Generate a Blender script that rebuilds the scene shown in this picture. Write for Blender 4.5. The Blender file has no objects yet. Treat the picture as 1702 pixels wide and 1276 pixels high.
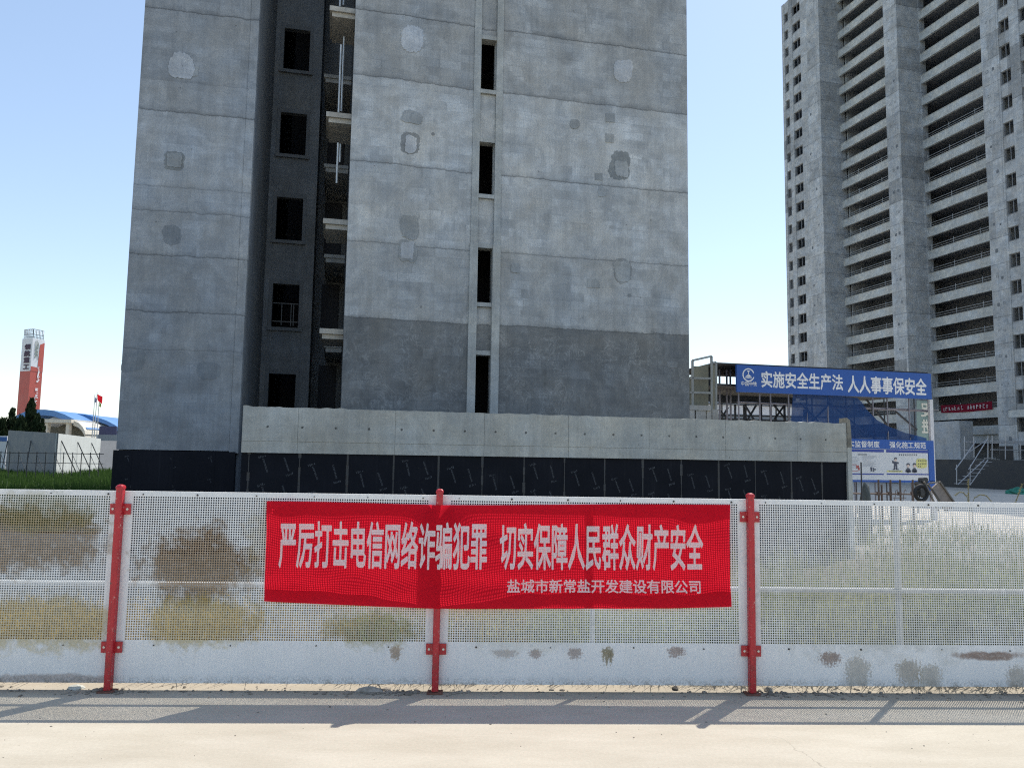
import bpy, bmesh, math, random
from mathutils import Vector, Matrix, noise as mnoise
import numpy as np
R = math.radians
random.seed(7)
SC = bpy.context.scene
COL = SC.collection

# ------------------------------------------------------------------ camera
PITCH, ROLL, EYE, FPX, IW, IH = .0974, .0152, 1.4534, 1278.0, 1702, 1276
cp, sp, cr, sr = math.cos(PITCH), math.sin(PITCH), math.cos(ROLL), math.sin(ROLL)
FWD = Vector((0, cp, sp)); _up = Vector((0, -sp, cp)); _rt = Vector((1, 0, 0))
RGT = cr * _rt + sr * _up; UPV = -sr * _rt + cr * _up
CAMP = Vector((0, 0, EYE))
cd = bpy.data.cameras.new('camera'); cam = bpy.data.objects.new('camera', cd); COL.objects.link(cam)
cd.sensor_width = 36; cd.lens = 36 * FPX / IW; cd.clip_start = .05; cd.clip_end = 6000
m = Matrix((RGT, UPV, -FWD)).transposed().to_4x4(); m.translation = CAMP
cam.matrix_world = m
SC.camera = cam
# ------------------------------------------------------------------ light
SUN_AZ, SUN_EL = 38.0, 57.8            # degrees to the right of straight ahead, height
w = bpy.data.worlds.new('World'); SC.world = w; w.use_nodes = True
nt = w.node_tree; nt.nodes.clear()
sk = nt.nodes.new('ShaderNodeTexSky'); sk.sky_type = 'NISHITA'; sk.sun_disc = False
sk.sun_elevation = R(SUN_EL); sk.sun_rotation = R(SUN_AZ)
sk.air_density = 1.0; sk.dust_density = .35; sk.ozone_density = 1.25; sk.altitude = 0
bg = nt.nodes.new('ShaderNodeBackground'); bg.inputs['Strength'].default_value = .15
wo = nt.nodes.new('ShaderNodeOutputWorld')
gm = nt.nodes.new('ShaderNodeGamma'); gm.inputs['Gamma'].default_value = .78; nt.links.new(sk.outputs[0], gm.inputs[0])   # summer haze flattens the sky's gradient
vm = nt.nodes.new('ShaderNodeVectorMath'); vm.operation = 'SCALE'; vm.inputs['Scale'].default_value = 1.02; nt.links.new(gm.outputs[0], vm.inputs[0])
nt.links.new(vm.outputs[0], bg.inputs[0]); nt.links.new(bg.outputs[0], wo.inputs[0])
sd = bpy.data.lights.new('sun', 'SUN'); sd.energy = 2.8; sd.angle = R(.53); sd.color = (1, .95, .86)
so = bpy.data.objects.new('sun', sd); COL.objects.link(so)
sv = Vector((math.sin(R(SUN_AZ)) * math.cos(R(SUN_EL)), math.cos(R(SUN_AZ)) * math.cos(R(SUN_EL)), math.sin(R(SUN_EL))))
so.rotation_euler = sv.to_track_quat('Z', 'Y').to_euler(); so.location = sv * 60
vs = SC.view_settings; vs.view_transform = 'Standard'; vs.look = 'None'; vs.exposure = .95; vs.gamma = 1; vs.use_curve_mapping = False
SC.cycles.max_bounces = 6; SC.cycles.sample_clamp_indirect = 4; SC.cycles.caustics_reflective = False; SC.cycles.caustics_refractive = False; SC.cycles.transparent_max_bounces = 24; SC.cycles.volume_bounces = 0
SC.cycles.use_denoising = False; SC.cycles.use_light_tree = False; SC.cycles.filter_width = 1.15; SC.cycles.use_adaptive_sampling = False; SC.cycles.sample_clamp_direct = 0

# ------------------------------------------------------------------ frames: a vertical plane in the world and where a sight line meets it
class Frame:
    def __init__(s, ox, oy, deg):
        s.o = Vector((ox, oy, 0)); s.deg = deg; a = R(deg)
        s.ex = Vector((math.cos(a), math.sin(a), 0)); s.ey = Vector((-math.sin(a), math.cos(a), 0))
    def at(s, px, py, y=0.0):
        r = FWD + (px - IW / 2) / FPX * RGT - (py - IH / 2) / FPX * UPV
        t = ((s.o - CAMP).dot(s.ey) + y) / r.dot(s.ey)
        p = CAMP + r * t - s.o
        return p.dot(s.ex), p.z
    def x(s, px, py, y=0.0): return s.at(px, py, y)[0]
    def z(s, px, py, y=0.0): return s.at(px, py, y)[1]
    def w(s, x, y, z): return s.o + s.ex * x + s.ey * y + Vector((0, 0, z))
def ground_pt(px, Y, py=760):
    r = FWD + (px - IW / 2) / FPX * RGT - (py - IH / 2) / FPX * UPV
    return r.x * Y / r.y, Y
FEN = Frame(-.451, 4.9785, 2.12)
MAIN = Frame(*ground_pt(575, 20.4, 700), 13.0)
POD = Frame(*ground_pt(403, 17.0, 700), 13.0)
GATE = Frame(*ground_pt(1225, 33.0, 630), 13.0)
TOW = Frame(*ground_pt(1651, 89.0, 700), 105.0)
G = -1.0                                # level of the site behind the fence

# ------------------------------------------------------------------ node helpers
class NT:
    def __init__(s, name):
        s.m = bpy.data.materials.new(name); s.m.use_nodes = True; s.t = s.m.node_tree; s.t.nodes.clear()
        s.out = s.n('ShaderNodeOutputMaterial'); s.bsdf = s.n('ShaderNodeBsdfPrincipled')
        s.l(s.bsdf.outputs[0], s.out.inputs['Surface'])
    def n(s, t, **k):
        nd = s.t.nodes.new(t)
        for a, b in k.items(): setattr(nd, a, b)
        return nd
    def l(s, a, b): s.t.links.new(a, b)
    def put(s, sock, v):
        if hasattr(v, 'links') or isinstance(v, bpy.types.NodeSocket): s.l(v, sock)
        else: sock.default_value = (*v, 1) if isinstance(v, (tuple, list)) and len(v) == 3 and sock.type == 'RGBA' else v
    def math(s, op, a, b=None, c=None, clamp=False):
        nd = s.n('ShaderNodeMath', operation=op, use_clamp=clamp); s.put(nd.inputs[0], a)
        if b is not None: s.put(nd.inputs[1], b)
        if c is not None: s.put(nd.inputs[2], c)
        return nd.outputs[0]
    def pos(s):
        if not hasattr(s, '_p'): s._p = s.n('ShaderNodeTexCoord').outputs['Object']
        return s._p
    def wpos(s): return s.n('ShaderNodeNewGeometry').outputs['Position']
    def xyz(s, v=None):
        nd = s.n('ShaderNodeSeparateXYZ'); s.l(v or s.pos(), nd.inputs[0]); return nd.outputs
    def noise(s, scale, detail=4, rough=.55, vec=None, stretch=None, dist=0):
        v = vec or s.pos()
        if stretch:
            mp = s.n('ShaderNodeMapping'); s.l(v, mp.inputs[0]); mp.inputs['Scale'].default_value = stretch; v = mp.outputs[0]
        nd = s.n('ShaderNodeTexNoise'); s.l(v, nd.inputs['Vector']); nd.inputs['Scale'].default_value = scale
        nd.inputs['Detail'].default_value = detail; nd.inputs['Roughness'].default_value = rough; nd.inputs['Distortion'].default_value = dist
        return nd.outputs['Fac']
    def ramp(s, fac, stops, interp='LINEAR'):
        nd = s.n('ShaderNodeValToRGB'); s.put(nd.inputs[0], fac); cr_ = nd.color_ramp; cr_.interpolation = interp
        el = cr_.elements
        for i, (p, c) in enumerate(stops):
            e = el[i] if i < 2 else el.new(p)
            e.position = p; e.color = (c, c, c, 1) if isinstance(c, (int, float)) else (*c, 1)
        return nd.outputs[0]
    def mix(s, fac, a, b, mode='MIX'):
        nd = s.n('ShaderNodeMix', data_type='RGBA', blend_type=mode); s.put(nd.inputs[0], fac); s.put(nd.inputs[6], a); s.put(nd.inputs[7], b)
        return nd.outputs[2]
    def rng(s, v, a, b, c=0.0, d=1.0):
        nd = s.n('ShaderNodeMapRange'); s.put(nd.inputs[0], v)
        for i, q in enumerate((a, b, c, d)): nd.inputs[i + 1].default_value = q
        return nd.outputs[0]
    def bump(s, h, strength=.3, dist=.02):
        nd = s.n('ShaderNodeBump'); s.l(h, nd.inputs['Height']); nd.inputs['Strength'].default_value = strength; nd.inputs['Distance'].default_value = dist
        s.l(nd.outputs[0], s.bsdf.inputs['Normal'])
    def done(s, col, rough=.8, **k):
        s.put(s.bsdf.inputs['Base Color'], col); s.put(s.bsdf.inputs['Roughness'], rough)
        for a, b in k.items(): s.put(s.bsdf.inputs[a.replace('_', ' ')], b)
        return s.m
MATS = {}
def plain(name, col, rough=.7, var=.25, scale=6, metal=0.0, spec=.5):
    if name in MATS: return MATS[name]
    t = NT(name); f = t.noise(scale, 5, .6)
    c = t.mix(t.rng(f, .3, .7), tuple(v * (1 - var) for v in col), tuple(min(1, v * (1 + var)) for v in col))
    t.bump(t.noise(scale * 8, 3), .15, .01)
    MATS[name] = t.done(c, t.rng(f, .3, .7, max(0, rough - .1), min(1, rough + .1)), Metallic=metal)
    t.bsdf.inputs['Specular IOR Level'].default_value = spec
    return MATS[name]

def concrete(name, col, bands=None, zr=(0, 14), joint=.5, blotch=.20, brick=.15, warm=0.0, wob=.10, tie=False, floors=0, whorl=0):
    """board-marked, patched raw concrete; bands = [(z, tone below z)] from the bottom up"""
    t = NT(name); P = t.pos(); x, y, z = t.xyz()[0:3]
    big = t.noise(.55, 5, .6, dist=.4); mid = t.noise(2.6, 6, .68); fine = t.noise(22, 5, .7)
    streak = t.noise(1.0, 5, .65, stretch=(3.5, 3.5, .35))
    streak2 = t.noise(1.0, 4, .65, stretch=(14, 14, .8))
    hz = t.noise(1.0, 4, .6, stretch=(.6, .6, 7))
    v = t.rng(big, .25, .75, 1 - blotch, 1 + blotch)
    v = t.math('MULTIPLY', v, t.rng(mid, .25, .75, 1 - blotch * .55, 1 + blotch * .55))
    v = t.math('MULTIPLY', v, t.rng(fine, .25, .75, .86, 1.14))
    veil = t.noise(1.1, 6, .72, dist=1.2)      # pale laitance wiped thin over the surface
    v = t.math('MULTIPLY', v, t.ramp(veil, [(.40, .93), (.50, 1.0), (.545, 1.06), (.60, 1.13), (.70, 1.04)]))
    wp = t.n('ShaderNodeTexNoise'); t.l(P, wp.inputs['Vector']); wp.inputs['Scale'].default_value = 1.7; wp.inputs['Detail'].default_value = 5; wp.inputs['Distortion'].default_value = 1.8
    v = t.math('MULTIPLY', v, t.math('ADD', 1, t.math('MULTIPLY', t.ramp(wp.outputs['Fac'], [(.44, 0), (.475, 0), (.50, 1), (.525, 0), (.56, 0), (.59, .7), (.62, 0)]),
               t.math('MULTIPLY', t.rng(t.noise(.8, 4), .42, .56), t.math('ADD', .07, t.rng(z, 4.9, 5.3, .42 * whorl, 0))))))   # fine scratchy whorls
    pv_ = t.n('ShaderNodeTexVoronoi'); t.l(P, pv_.inputs['Vector']); pv_.inputs['Scale'].default_value = 1.7
    v = t.math('MULTIPLY', v, t.rng(t.math('ADD', pv_.outputs['Distance'], t.math('MULTIPLY', fine, .06)), .052, .072, .45, 1))
    v = t.math('MULTIPLY', v, t.rng(streak, .3, .7, .89, 1.10))
    v = t.math('MULTIPLY', v, t.rng(streak2, .3, .7, .92, 1.07))
    v = t.math('MULTIPLY', v, t.rng(hz, .3, .7, .95, 1.05))
    # block-sized tints where the fill blocks and made-good rectangles show through the skim
    if brick:
        cb = t.n('ShaderNodeCombineXYZ'); t.l(x, cb.inputs[0]); t.l(z, cb.inputs[1])
        for bw, bh, sh, amp, lo, hi in ((.62, .25, 0, brick, .47, .55), (1.15, .62, 3.7, brick * .8, .52, .58), (.30, .30, 8.1, brick * 1.3, .60, .64)):
            mp = t.n('ShaderNodeMapping'); t.l(cb.outputs[0], mp.inputs[0]); mp.inputs['Location'].default_value = (sh, sh * .6, 0)
            bt = t.n('ShaderNodeTexBrick'); t.l(mp.outputs[0], bt.inputs['Vector'])
            bt.inputs['Color1'].default_value = (0, 0, 0, 1); bt.inputs['Color2'].default_value = (1, 1, 1, 1); bt.inputs['Mortar'].default_value = (.1, .1, .1, 1)
            bt.inputs['Scale'].default_value = 1; bt.inputs['Brick Width'].default_value = bw; bt.inputs['Row Height'].default_value = bh
            bt.inputs['Mortar Size'].default_value = .009; bt.inputs['Mortar Smooth'].default_value = .2; bt.offset = .37
            mk = t.n('ShaderNodeTexNoise'); mpn = t.n('ShaderNodeMapping'); t.l(P, mpn.inputs[0]); mpn.inputs['Location'].default_value = (sh * 2, 0, sh); t.l(mpn.outputs[0], mk.inputs['Vector']); mk.inputs['Scale'].default_value = .9; mk.inputs['Detail'].default_value = 4
            mask = t.math('MULTIPLY', t.rng(mk.outputs['Fac'], lo, hi), t.rng(fine, .30, .55, .35, 1))
            bv = t.rng(bt.outputs['Color'], 0, 1, -amp, amp)
            v = t.math('MULTIPLY', v, t.math('ADD', t.math('MULTIPLY', bv, mask), 1))
    c = t.mix(t.rng(t.noise(.9, 3), .3, .7), tuple(k * a for k, a in zip(col, (1.03, 1, .95))), tuple(k * a for k, a in zip(col, (.95, 1, 1.06))))
    hgt = t.math('ADD', t.math('MULTIPLY', mid, .5), t.math('MULTIPLY', fine, .4))
    if bands:
        wv = t.math('ADD', t.math('MULTIPLY', t.math('SUBTRACT', t.noise(3.2, 8, .82, stretch=(1, 1, .15)), .5), wob * 2),
                    t.math('MULTIPLY', t.math('SUBTRACT', t.noise(.5, 2, .5, stretch=(1, 1, .05)), .5), wob * 1.6))
        zz = t.math('ADD', z, wv); tone = None; thick = t.rng(t.noise(1.6, 5, .7, stretch=(1, 1, .2)), .35, .65, .25, 1.6)
        for bi, (bz, tn, jn) in enumerate(bands):
            up = t.rng(zz, bz - .012, bz + .012)
            nx = bands[bi + 1][1] if bi + 1 < len(bands) else tn
            tone = t.math('MULTIPLY_ADD', up, nx - tn, tone if tone is not None else tn)
            dz = t.math('SUBTRACT', zz, bz)
            core = t.math('MULTIPLY', t.rng(t.math('ABSOLUTE', dz), .010, .026, 1, 0), .52 * jn)                       # the gap itself
            rim = t.math('MULTIPLY', t.rng(t.math('DIVIDE', dz, thick), .02, .13, 1, 0), t.math('MULTIPLY', t.math('GREATER_THAN', dz, 0.0), .24 * jn))   # dark rim above it
            run = t.math('MULTIPLY', t.math('MULTIPLY', t.rng(dz, -1.0, -.02, 0, 1), t.math('LESS_THAN', dz, 0.0)), t.math('MULTIPLY', t.rng(streak2, .50, .66), .20 * jn))   # run-off below it
            v = t.math('MULTIPLY', v, t.math('SUBTRACT', 1, t.math('MAXIMUM', core, t.math('MAXIMUM', rim, run))))
        v = t.math('MULTIPLY', v, tone)
    if floors:
        fl = t.math('FLOOR', t.math('DIVIDE', t.math('ADD', z, t.math('MULTIPLY', t.math('SUBTRACT', mid, .5), .4)), floors))
        wn = t.n('ShaderNodeTexWhiteNoise', noise_dimensions='2D'); cb2 = t.n('ShaderNodeCombineXYZ'); t.l(fl, cb2.inputs[0]); t.l(t.math('FLOOR', t.math('DIVIDE', x, 2.3)), cb2.inputs[1]); t.l(cb2.outputs[0], wn.inputs['Vector'])
        v = t.math('MULTIPLY', v, t.ramp(wn.outputs['Value'], [(0, .62), (.18, .92), (.6, 1.0), (1, 1.14)]))
        fr = t.math('FRACT', t.math('DIVIDE', t.math('ADD', z, t.math('MULTIPLY', t.math('SUBTRACT', mid, .5), .1)), floors))
        v = t.math('MULTIPLY', v, t.ramp(fr, [(0, .55), (.016, .6), (.03, 1), (1, 1)]))
    if tie:   # form-tie holes in one row and pits
        px_ = t.math('PINGPONG', t.math('ADD', x, .2), .37)
        d = t.math('ADD', t.math('POWER', px_, 2), t.math('POWER', t.math('SUBTRACT', z, tie), 2))
        v = t.math('MULTIPLY', v, t.rng(t.math('ADD', d, t.math('MULTIPLY', t.math('SUBTRACT', fine, .5), .003)), .0003, .0012, .25, 1))
        vo = t.n('ShaderNodeTexVoronoi'); t.l(P, vo.inputs['Vector']); vo.inputs['Scale'].default_value = 3.2
        v = t.math('MULTIPLY', v, t.rng(t.math('ADD', vo.outputs['Distance'], t.math('MULTIPLY', fine, .05)), .05, .075, .45, 1))
    cc = t.mix(1.0, c, v, 'MULTIPLY')
    t.bump(hgt, .25, .03)
    return t.done(cc, .88)

# ------------------------------------------------------------------ mesh builder
class MB:
    def __init__(s): s.v = []; s.f = []
    def add(s, vs_, fs):
        o = len(s.v); s.v += [tuple(p) for p in vs_]; s.f += [tuple(i + o for i in q) for q in fs]; return s
    def box(s, x0, x1, y0, y1, z0, z1):
        v = [(x, y, z) for z in (z0, z1) for y in (y0, y1) for x in (x0, x1)]
        return s.add(v, [(0, 2, 3, 1), (4, 5, 7, 6), (0, 1, 5, 4), (2, 6, 7, 3), (0, 4, 6, 2), (1, 3, 7, 5)])
    def tube(s, pts, r, n=8, cap=True):
        pts = [Vector(p) for p in pts]; rs = r if isinstance(r, (list, tuple)) else [r] * len(pts)
        v = []; f = []; a0 = None
        for i, p in enumerate(pts):
            d = (pts[min(i + 1, len(pts) - 1)] - pts[max(i - 1, 0)]).normalized()
            if a0 is None: a0 = d.orthogonal().normalized()
            a0 = (a0 - d * a0.dot(d)); a0 = a0.normalized() if a0.length > 1e-6 else d.orthogonal().normalized()
            b = d.cross(a0)
            v += [p + (a0 * math.cos(k * 2 * math.pi / n) + b * math.sin(k * 2 * math.pi / n)) * rs[i] for k in range(n)]
        for i in range(len(pts) - 1):
            for k in range(n):
                f.append((i * n + k, i * n + (k + 1) % n, (i + 1) * n + (k + 1) % n, (i + 1) * n + k))
        if cap: f += [tuple(reversed(range(n))), tuple(range((len(pts) - 1) * n, len(pts) * n))]
        return s.add(v, f)
    def bar(s, a, b, wx, wy):   # square bar
        a = Vector(a); b = Vector(b); d = (b - a).normalized()
        ref = Vector((0, 1, 0)) if abs(d.y) < .9 else Vector((1, 0, 0))
        u = d.cross(ref).normalized() * wx / 2; q = ref * wy / 2 if abs(d.dot(ref)) < 1e-5 else u.normalized().cross(d).normalized() * wy / 2
        v = [p + i * u + j * q for p in (a, b) for (i, j) in ((-1, -1), (1, -1), (1, 1), (-1, 1))]
        return s.add(v, [(3, 2, 1, 0), (4, 5, 6, 7), (0, 1, 5, 4), (1, 2, 6, 5), (2, 3, 7, 6), (3, 0, 4, 7)])
    def plate(s, pts, y0, y1):  # outline in x,z given a thickness along y
        n = len(pts); v = [(p[0], y0, p[1]) for p in pts] + [(p[0], y1, p[1]) for p in pts]
        f = [tuple(range(n)), tuple(reversed(range(n, 2 * n)))] + [(i + n, (i + 1) % n + n, (i + 1) % n, i) for i in range(n)]
        return s.add(v, f)
    def build(s, name, mat, parent=None, loc=None, smooth=False):
        me = bpy.data.meshes.new(name); me.from_pydata(s.v, [], s.f); me.update()
        bm = bmesh.new(); bm.from_mesh(me); bmesh.ops.recalc_face_normals(bm, faces=bm.faces); bm.to_mesh(me); bm.free()
        if smooth: me.polygons.foreach_set('use_smooth', [True] * len(me.polygons))
        return link(name, me, mat, parent, loc)
def link(name, me, mat, parent=None, loc=None):
    if not me.materials: me.materials.append(mat)
    o = bpy.data.objects.new(name, me); COL.objects.link(o)
    if parent: o.parent = parent
    if loc: o.location = loc
    return o
def tag(o, label=None, cat=None, group=None, kind=None):
    for k, v in (('label', label), ('category', cat), ('group', group), ('kind', kind)):
        if v: o[k] = v
    return o
def thing(name, label, cat, loc=(0, 0, 0), rz=0, group=None):
    o = bpy.data.objects.new(name, None); COL.objects.link(o); o.location = loc; o.rotation_euler = (0, 0, R(rz))
    return tag(o, label, cat, group)
def copy_tree(o, parent=None):
    c = o.copy(); COL.objects.link(c)
    if parent: c.parent = parent
    for ch in list(o.children): copy_tree(ch, c)
    return c
def blob(cx, cz, rx, rz, n=16, rough=.18, seed=0, p=2.6):
    rd = random.Random(seed); out = []; lob = [rd.uniform(-rough, rough) for _ in range(7)]; m_ = n * 4 if n > 7 else n
    for i in range(m_):
        a = 2 * math.pi * i / m_; ca, sa = math.cos(a), math.sin(a); q = a / (2 * math.pi) * 7; j = int(q) % 7; lb = lob[j] + (lob[(j + 1) % 7] - lob[j]) * (q - int(q))
        k = 1 / (abs(ca) ** p + abs(sa) ** p) ** (1 / p) * (1 + lb + rd.uniform(-rough, rough) * .45)
        out.append((cx + rx * k * ca, cz + rz * k * sa))
    return out
def text_geo(body, cw, ch, bold=.022, vertical=False):
    """outline of the characters, cells cw x ch, as x, z, d (d = how far in front); left edge 0, bottom of cell 0.
    Strokes are fattened by a ribbon of +-bold em laid along every outline edge."""
    rows = list(body) if vertical else [body]
    V = []; Fc = []
    for i, row in enumerate(rows):
        c = bpy.data.curves.new('t', 'FONT'); c.body = row; c.resolution_u = 2
        o = bpy.data.objects.new('t', c); COL.objects.link(o)
        dg = bpy.context.evaluated_depsgraph_get(); ev = o.evaluated_get(dg); me = ev.to_mesh()
        bm = bmesh.new(); bm.from_mesh(me); bmesh.ops.remove_doubles(bm, verts=bm.verts, dist=1e-4)
        bmesh.ops.dissolve_limit(bm, angle_limit=.06, verts=bm.verts, edges=bm.edges)
        bmesh.ops.triangulate(bm, faces=bm.faces); bm.verts.index_update()
        zo = .12 + ((len(rows) - 1 - i) * 1.12 if vertical else 0)
        b = len(V)
        for q in bm.verts: V.append((q.co.x * cw, (q.co.y + zo) * ch, 1.0))
        for q in bm.faces: Fc.append(tuple(k.index + b for k in q.verts))
        k_ = 0
        for e in bm.edges:
            if not e.is_boundary or bold <= 0: continue
            p, r_ = e.verts[0].co, e.verts[1].co; t_ = (r_ - p)
            if t_.length < 1e-5: continue
            t_.normalize(); t_ = t_ * bold; n_ = Vector((-t_.y, t_.x, 0)); b = len(V); k_ += 1; dd = .15 + .08 * (k_ % 9)
            for P in (p - t_ * .4 + n_, p - t_ * .8, p - t_ * .4 - n_, r_ + t_ * .4 - n_, r_ + t_ * .8, r_ + t_ * .4 + n_): V.append((P.x * cw, (P.y + zo) * ch, dd))
            Fc.append(tuple(range(b, b + 6)))
        bm.free(); ev.to_mesh_clear(); bpy.data.objects.remove(o); bpy.data.curves.remove(c)
    return V, Fc
def lettering(body, x, z, cw, ch, y, mat, parent, bold=.022, vertical=False, name='lettering', thick=.004, mirror=False, shear=0.0):
    V, Fc = text_geo(body, cw, ch, bold, vertical); mx = max(p[0] for p in V)
    mb = MB(); mb.add([(x + ((mx - p[0]) if mirror else p[0]), y - .004 * p[2], z + p[1] + shear * p[0]) for p in V], Fc)
    return mb.build(name, mat, parent)

# ------------------------------------------------------------------ materials
def m_pavement():
    t = NT('pavement_concrete'); P = t.wpos()
    a = t.noise(.5, 5, .6, vec=P); b = t.noise(3, 6, .65, vec=P, stretch=(.5, 1.6, 1)); c = t.noise(60, 4, .7, vec=P)
    v = t.math('MULTIPLY', t.rng(a, .3, .7, .92, 1.05), t.rng(b, .3, .7, .93, 1.05)); v = t.math('MULTIPLY', v, t.rng(c, .3, .7, .92, 1.07))
    vo = t.n('ShaderNodeTexVoronoi'); t.l(P, vo.inputs['Vector']); vo.inputs['Scale'].default_value = 9
    v = t.math('MULTIPLY', v, t.rng(vo.outputs['Distance'], .02, .05, .7, 1))
    # dust and soil gathering along the foot of the fence
    x, y, z = t.xyz(P)
    f = t.rng(t.math('ADD', y, t.math('MULTIPLY', t.math('SUBTRACT', t.noise(4, 5, .7, vec=P), .5), .5)), 4.72, 5.0)
    # one hairline crack running towards the street at the right
    cw_ = t.math('SUBTRACT', x, t.math('ADD', 1.42, t.math('ADD', t.math('MULTIPLY', t.math('SUBTRACT', 4.3, y), .28), t.math('MULTIPLY', t.math('SUBTRACT', t.noise(3.5, 4, .65, vec=P), .5), .22))))
    ck = t.math('MULTIPLY', t.rng(t.math('ABSOLUTE', cw_), .0015, .004, 1, 0), t.rng(y, 4.28, 4.32, 1, 0))
    v = t.math('MULTIPLY', v, t.math('SUBTRACT', 1, t.math('MULTIPLY', ck, .22)))
    col = t.mix(t.rng(b, .3, .7), (.455, .405, .32), (.485, .44, .36))
    col = t.mix(t.math('MULTIPLY', f, .55), col, (.30, .25, .19))
    t.bump(t.math('ADD', t.math('MULTIPLY', c, .5), b), .12, .01)
    return t.done(t.mix(1, col, v, 'MULTIPLY'), .9)
def m_ground():
    t = NT('site_ground'); P = t.wpos(); a = t.noise(.12, 5, .6, vec=P); b = t.noise(2.5, 6, .7, vec=P)
    c = t.mix(t.rng(a, .35, .65), (.46, .40, .33), (.40, .35, .27))
    c = t.mix(t.rng(b, .35, .7), c, (.50, .46, .39)); t.bump(b, .5, .05)
    # trodden earth and green scrub near the fence bank
    x, y, z = t.xyz(P)
    near = t.rng(t.math('ADD', y, t.math('MULTIPLY', a, 8)), 24, 33, 1, 0)
    c = t.mix(t.math('MULTIPLY', near, t.rng(b, .3, .6, .6, 1.0)), c, (.085, .07, .04))
    return t.done(c, .95)
def m_sheet(name, stains):
    """white enamelled sheet; stains = [(cx, cz, rx, rz, (colour), strength)] in the panel's own metres"""
    t = NT(name); P = t.pos(); x, y, z = t.xyz()[0:3]
    n1 = t.noise(3, 5, .65); n2 = t.noise(14, 5, .7); n3 = t.noise(70, 3, .7)
    c = t.mix(t.rng(n1, .3, .7), (.68, .695, .70), (.77, .775, .77))
    dn = t.math('MULTIPLY', t.math('SUBTRACT', n1, .5), 1.5)
    for cx, cz, rx, rz, colr, k in stains:
        small = rx < .15 and cz < .33
        dzz = t.math('SUBTRACT', z, cz)
        if small: dzz = t.math('MULTIPLY', dzz, t.math('ADD', .45, t.math('MULTIPLY', t.math('GREATER_THAN', dzz, 0.0), .55)))     # it has run down the plate
        d = t.math('SQRT', t.math('ADD', t.math('POWER', t.math('DIVIDE', t.math('SUBTRACT', x, cx), rx), 2), t.math('POWER', t.math('DIVIDE', dzz, rz), 2)))
        f = t.rng(t.math('ADD', d, t.math('ADD', dn, t.math('MULTIPLY', t.math('SUBTRACT', n2, .5), 1.6))), .70, 1.12, k, 0)
        if small:
            dr = t.noise(1, 4, .75, stretch=(80, 80, 7)); f = t.rng(t.math('ADD', d, t.math('ADD', t.math('MULTIPLY', t.math('SUBTRACT', dr, .5), 1.1), t.math('MULTIPLY', t.math('SUBTRACT', n3, .5), 2.2))), .62, .92, k, 0)
        f = t.math('MULTIPLY', f, t.rng(t.math('ADD', t.math('MULTIPLY', n3, .6), t.math('MULTIPLY', n2, .5)), .38, .56, .70, 1.0))
        c = t.mix(f, c, t.mix(t.rng(n2, .3, .7), colr, tuple(v * .6 for v in colr)))
    # mud splash along the bottom edge
    f = t.math('MULTIPLY', t.rng(z, .02, .10, 1, 0), t.rng(t.math('ADD', t.math('MULTIPLY', n3, .7), t.math('MULTIPLY', n2, .5)), .56, .70)); c = t.mix(t.math('MULTIPLY', f, .9), c, (.09, .08, .055))
    f = t.rng(t.math('ADD', n3, t.math('MULTIPLY', n1, .5)), .98, 1.06); c = t.mix(t.math('MULTIPLY', f, .7), c, (.16, .12, .08))
    # run-off streaks below the perforation
    f = t.math('MULTIPLY', t.rng(z, .05, .31, 0, 1), t.rng(t.noise(1, 4, .7, stretch=(45, 45, 1.5)), .52, .75)); c = t.mix(t.math('MULTIPLY', f, .28), c, (.36, .33, .27))
    return t.done(c, t.rng(n1, .3, .7, .38, .58))
def m_red(name='red_paint'):
    t = NT(name); n = t.noise(9, 5, .65); z = t.xyz()[2]
    c = t.mix(t.rng(n, .3, .7), (.40, .012, .022), (.50, .02, .03))
    f = t.math('MULTIPLY', t.rng(z, .05, .3, 1, 0), t.rng(t.noise(30, 4, .7), .48, .62)); c = t.mix(t.math('MULTIPLY', f, .7), c, (.13, .05, .035))
    c = t.mix(t.rng(t.noise(45, 3, .6), .62, .70), c, (.55, .25, .22))
    c = t.mix(t.math('MULTIPLY', t.rng(t.noise(1, 4, .7, stretch=(60, 60, 4)), .50, .72), .5), c, (.26, .015, .025)); c = t.mix(t.math('MULTIPLY', t.rng(t.noise(24, 4, .7), .63, .68), .8), c, (.12, .05, .04))
    return t.done(c, .38)
def m_cloth(name, col, tr=.45):
    t = NT(name); df = t.n('ShaderNodeBsdfDiffuse'); tl = t.n('ShaderNodeBsdfTranslucent'); mx = t.n('ShaderNodeMixShader')
    nz = t.noise(5, 4); cc = t.mix(t.rng(nz, .3, .7), tuple(v * .93 for v in col), col)
    t.l(cc, df.inputs[0]); t.put(tl.inputs[0], tuple(min(1, v * 1.35) for v in col)); mx.inputs[0].default_value = tr
    t.l(df.outputs[0], mx.inputs[1]); t.l(tl.outputs[0], mx.inputs[2]); t.l(mx.outputs[0], t.out.inputs['Surface']); t.t.nodes.remove(t.bsdf)
    return t.m
def m_leaf(name, c1, c2, tr=.35, scale=.6):
    t = NT(name); df = t.n('ShaderNodeBsdfDiffuse'); tl = t.n('ShaderNodeBsdfTranslucent'); mx = t.n('ShaderNodeMixShader'); mx.inputs[0].default_value = tr
    f = t.math('ADD', t.math('MULTIPLY', t.noise(scale, 3, .6, vec=t.wpos()), .7), t.math('MULTIPLY', t.noise(scale * 14, 3, .6, vec=t.wpos()), .4))
    c = t.mix(t.rng(f, .4, .7), c1, c2); t.l(c, df.inputs[0]); t.l(c, tl.inputs[0])
    t.l(df.outputs[0], mx.inputs[1]); t.l(tl.outputs[0], mx.inputs[2]); t.l(mx.outputs[0], t.out.inputs['Surface']); t.t.nodes.remove(t.bsdf)
    return t.m
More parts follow.
